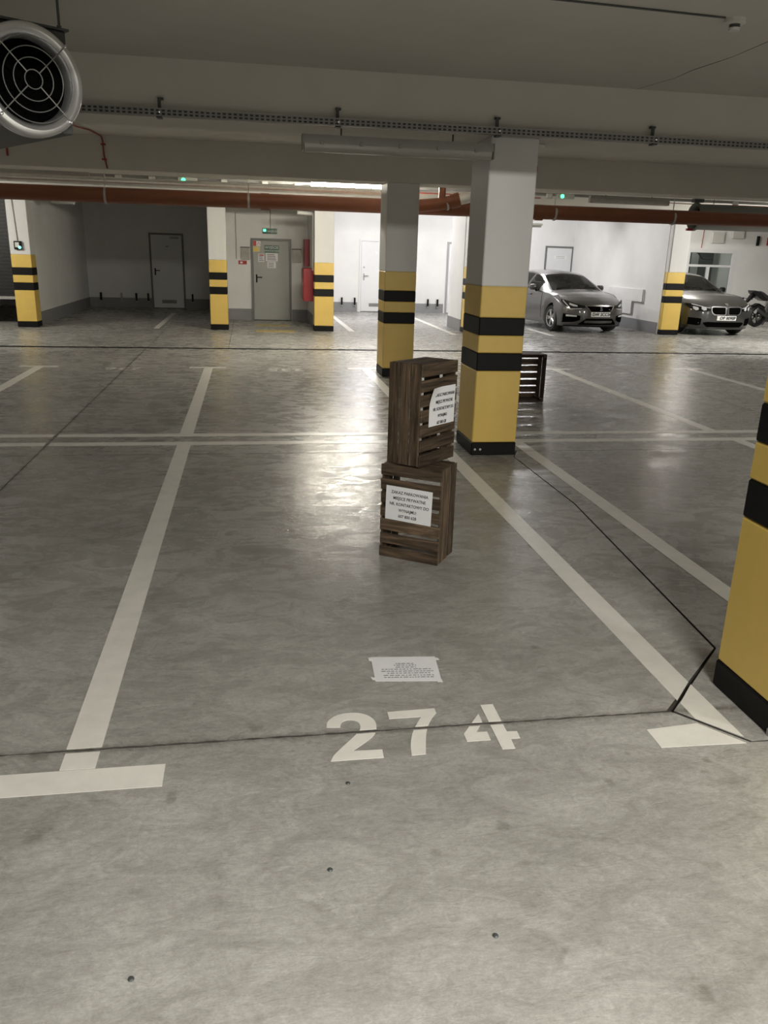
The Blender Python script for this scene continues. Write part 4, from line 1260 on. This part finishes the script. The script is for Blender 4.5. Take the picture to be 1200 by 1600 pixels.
def nose_saloon(root, strip, fp):
    for sx in (-1, 1):
        a, b = sorted((sx * 0.025, sx * 0.40))
        pts_ = [(0.025, 0.54, 0.69), (0.05, 0.515, 0.715), (0.32, 0.515, 0.725), (0.38, 0.55, 0.72), (0.41, 0.62, 0.70)]
        k_ = strip('kidney_grille', sorted([(sx * x, l, h) for x, l, h in pts_]), RIMM, 0.010, 0.03)
        pin = [(0.05, 0.545, 0.69), (0.07, 0.535, 0.70), (0.31, 0.535, 0.705), (0.36, 0.565, 0.70), (0.385, 0.62, 0.685)]
        strip('grille_insert', sorted([(sx * x, l, h) for x, l, h in pin]), DARK, 0.016, 0.02, k_)
        h = strip('headlight', sorted([(sx * x, l, u) for x, l, u in [(0.42, 0.615, 0.675), (0.56, 0.60, 0.70), (0.72, 0.605, 0.745), (0.84, 0.665, 0.775), (0.90, 0.74, 0.78)]]), TRIMB, 0.008, 0.03)
        for x0 in (0.52, 0.68):
            strip('headlight_lens', sorted([(sx * x0, 0.63, 0.68), (sx * (x0 + 0.05), 0.615, 0.70), (sx * (x0 + 0.10), 0.65, 0.71)]), LENS, 0.013, 0.02, h)
        strip('daylight_strip', sorted([(sx * 0.44, 0.672, 0.684), (sx * 0.60, 0.702, 0.716), (sx * 0.80, 0.752, 0.772)]), LENS, 0.013, 0.02, h)
        strip('side_intake', sorted([(sx * 0.60, 0.27, 0.42), (sx * 0.66, 0.25, 0.43), (sx * 0.85, 0.27, 0.44)]), DARK, 0.006, 0.03)
    strip('lower_intake', [(-0.55, 0.30, 0.33), (-0.46, 0.22, 0.345), (0.46, 0.22, 0.345), (0.55, 0.30, 0.33)], DARK, 0.007, 0.03)
    strip('front_lip', [(-0.84, 0.165, 0.195), (0.84, 0.165, 0.195)], paint_lip, 0.010, 0.05)
    o = MB().lathe([(0.0, -0.012), (0.036, -0.010), (0.041, 0.0)], 18, 'Y').build('emblem', CHROME, root)
    o.location = (0, fp(0, 0.775, 0.004)[1], 0.775)
    o.rotation_euler = (R(-50), 0, 0)
paint_lip = PAINT2
EST = dict(L=4.53, y=[0, .06, .25, .6, 1.0, 1.22, 1.5, 1.95, 2.15, 2.6, 3.2, 3.7, 4.05, 4.38, 4.53],
           zc=[.70, .78, .855, .925, .975, 1.005, 1.15, 1.37, 1.42, 1.455, 1.45, 1.42, 1.385, 1.07, .88],
           zs=[.66, .735, .80, .855, .90, .92, .935, .95, .955, .965, .985, 1.005, 1.02, 1.0, .80],
           hs=[.84, .87, .89, .90, .905, .905, .905, .905, .905, .905, .905, .90, .89, .87, .83],
           hr=[.74, .78, .80, .79, .77, .755, .70, .605, .59, .585, .575, .565, .56, .64, .68],
           zr=[.685, .765, .835, .895, .935, .955, 1.10, 1.315, 1.365, 1.40, 1.395, 1.365, 1.33, 1.04, .85],
           ya=.87, wb=2.64, Rw=.32, zb=.17, bow=.46, pow=2.7, fz=[.15, .28, .45, .60, .70, .82], fy=[.08, .02, 0, .015, .05, .10],
           ws=(1.23, 1.98), rw=(4.07, 4.36), win=((1.62, 2.28), (2.36, 3.22), (3.30, 3.95)), plate=.47, belt=.94, zm=1.26, handles=(1.98, 2.98), seams=(1.42, 2.33, 3.22), nose=nose_estate)
car('estate_car', 'grey metallic estate car parked beside the white wall', (8.46, 19.05, 0), R(8), EST, PAINT1, 'DW 2CC34')
SAL = dict(L=5.05, y=[0, .06, .25, .7, 1.15, 1.45, 1.75, 2.25, 2.5, 3.0, 3.6, 4.2, 4.6, 4.9, 5.05],
           zc=[.74, .815, .89, .965, 1.01, 1.04, 1.18, 1.42, 1.475, 1.52, 1.51, 1.44, 1.30, 1.10, .92],
           zs=[.70, .77, .83, .885, .93, .95, .965, .985, .99, 1.0, 1.02, 1.04, 1.05, 1.0, .82],
           hs=[.87, .905, .93, .94, .945, .95, .95, .95, .95, .95, .95, .945, .93, .90, .86],
           hr=[.78, .82, .84, .83, .81, .79, .73, .63, .615, .605, .595, .59, .62, .68, .70],
           zr=[.725, .80, .87, .935, .97, .99, 1.13, 1.365, 1.42, 1.46, 1.45, 1.38, 1.25, 1.06, .88],
           ya=.88, wb=3.07, Rw=.345, zb=.17, bow=.46, pow=2.7, fz=[.15, .28, .45, .60, .70, .82], fy=[.08, .02, 0, .01, .03, .10],
           ws=(1.46, 2.28), rw=(4.25, 4.75), win=((1.9, 2.62), (2.70, 3.62), (3.70, 4.2)), plate=.445, belt=.97, zm=1.31, handles=(2.3, 3.35), seams=(1.65, 2.66, 3.62), nose=nose_saloon, dark_mirror=True)
car('saloon_car', 'dark graphite car half behind the far right column', (11.73, 18.92, 0), R(1.5), SAL, PAINT2, 'OP 8090P')

# ------------------------------------------------------------------ motorcycle at the right edge
mo = thing('motorcycle', 'black motorcycle parked behind the dark car at the right edge', 'motorcycle', (14.62, 22.1, 0), (0, 0, R(12)))
def mwheel(x, w_, r):
    q = bpy.data.objects.new('wheel', None)
    COL.objects.link(q)
    q.parent = mo
    q.location = (x, 0, r)
    MB().lathe([(r * 0.74, -w_ * 0.42), (r * 0.92, -w_ / 2), (r, 0), (r * 0.92, w_ / 2), (r * 0.74, w_ * 0.42)], 32, 'Y', closed=True).build('tyre', RUBBER, q, smooth=40)
    mb = MB().lathe([(r * 0.75, -w_ * 0.4), (r * 0.75, w_ * 0.4), (r * 0.69, w_ * 0.35), (r * 0.69, -w_ * 0.35)], 32, 'Y', closed=True)
    for k in range(5):
        a_ = 2 * math.pi * k / 5
        mb.tube([(0, 0, 0), (r * 0.7 * math.cos(a_), 0, r * 0.7 * math.sin(a_))], 0.016, 6)
    mb.lathe([(0.05, -0.05), (0.05, 0.05)], 14, 'Y')
    mb.build('rim', TRIMB, q)
    MB().lathe([(0.12, -w_ / 2 - 0.01), (0.12, -w_ / 2 - 0.004), (0.06, -w_ / 2 - 0.004), (0.06, -w_ / 2 - 0.01)], 24, 'Y', closed=True).build('brake_disc', CHROME, q)
mwheel(0, 0.19, 0.31)
mwheel(1.43, 0.12, 0.30)
def slab2(nm, poly, y0, y1, m, bev=0.012):
    mb = MB()
    mb.prism(poly, y0, y1, lambda x, z, y: (x, y, z))
    bmesh.ops.bevel(mb.bm, geom=mb.bm.edges[:], offset=bev, segments=2, affect='EDGES')
    return mb.build(nm, m, mo, smooth=40)
slab2('tail', [(-0.36, 1.03), (-0.33, 0.96), (-0.10, 0.82), (0.10, 0.74), (0.30, 0.74), (0.10, 0.88), (-0.10, 0.98), (-0.24, 1.03)], -0.11, 0.11, mat('black_gloss', (0.012, 0.012, 0.013), 0.18, coat=0.6))
slab2('seat', [(-0.12, 0.985), (0.06, 0.90), (0.14, 0.80), (0.50, 0.76), (0.52, 0.81), (0.24, 0.87), (0.08, 0.97), (-0.08, 1.02)], -0.12, 0.12, SEATM)
slab2('fuel_tank', [(0.46, 0.76), (0.50, 0.90), (0.66, 1.02), (0.92, 1.0), (1.0, 0.86), (0.9, 0.74), (0.6, 0.70)], -0.14, 0.14, MAT['black_gloss'], 0.03)
slab2('engine', [(0.40, 0.30), (0.46, 0.66), (0.92, 0.70), (1.04, 0.50), (0.98, 0.28), (0.6, 0.20)], -0.16, 0.16, DARKGREY, 0.03)
slab2('lower_fairing', [(0.36, 0.26), (0.42, 0.40), (1.02, 0.34), (1.0, 0.18), (0.5, 0.13)], -0.13, 0.13, MAT['black_gloss'], 0.02)
for y in (-0.12, 0.12):
    MB().tube([(0, y, 0.31), (0.28, y, 0.40), (0.48, y * 0.9, 0.42)], [0.028, 0.036, 0.04], 8).build('swingarm', DARKGREY, mo)
    MB().tube([(1.43, y * 0.85, 0.30), (1.20, y * 0.85, 0.92)], 0.025, 8).build('fork_leg', CHROME, mo)
MB().tube([(0.20, 0, 0.44), (0.34, 0, 0.72)], 0.032, 10).build('shock', GALV, mo)
MB().tube([(0.55, -0.15, 0.24), (0.30, -0.19, 0.26), (-0.08, -0.20, 0.46), (-0.18, -0.20, 0.52)], [0.03, 0.045, 0.055, 0.04], 12).build('exhaust', DARKGREY, mo, smooth=50)
slab2('rear_mudguard', [(-0.30, 0.93), (-0.46, 0.72), (-0.43, 0.68), (-0.30, 0.80), (-0.16, 0.86)], -0.05, 0.05, TRIMB, 0.006)
slab2('hugger', [(-0.20, 0.60), (-0.02, 0.67), (0.20, 0.58), (0.24, 0.53), (0.02, 0.63), (-0.20, 0.565)], -0.08, 0.08, TRIMB, 0.004)
for y in (-0.16, 0.16):
    MB().lathe([(0.0, -0.02), (0.022, -0.015), (0.025, 0.03), (0.0, 0.04)], 10, 'X', c=(-0.44, y, 0.80)).tube([(-0.38, y * 0.2, 0.80), (-0.42, y, 0.80)], 0.01, 6).build('indicator', TRIMB, mo)
MB().tube([(1.12, -0.36, 1.03), (1.20, -0.12, 1.0), (1.20, 0.12, 1.0), (1.12, 0.36, 1.03)], 0.014, 8).build('handlebar', TRIMB, mo)
MB().lathe([(0.0, 0.06), (0.09, 0.03), (0.10, -0.04), (0.05, -0.08)], 16, 'X', c=(1.36, 0, 0.90)).build('headlamp', LENS, mo, smooth=40)
slab2('front_mudguard', [(1.20, 0.52), (1.40, 0.635), (1.62, 0.54), (1.60, 0.50), (1.42, 0.605), (1.22, 0.49)], -0.06, 0.06, TRIMB, 0.004)
MB().tube([(0.62, 0.14, 0.26), (0.60, 0.30, 0.02)], 0.012, 6).build('side_stand', TRIMB, mo)
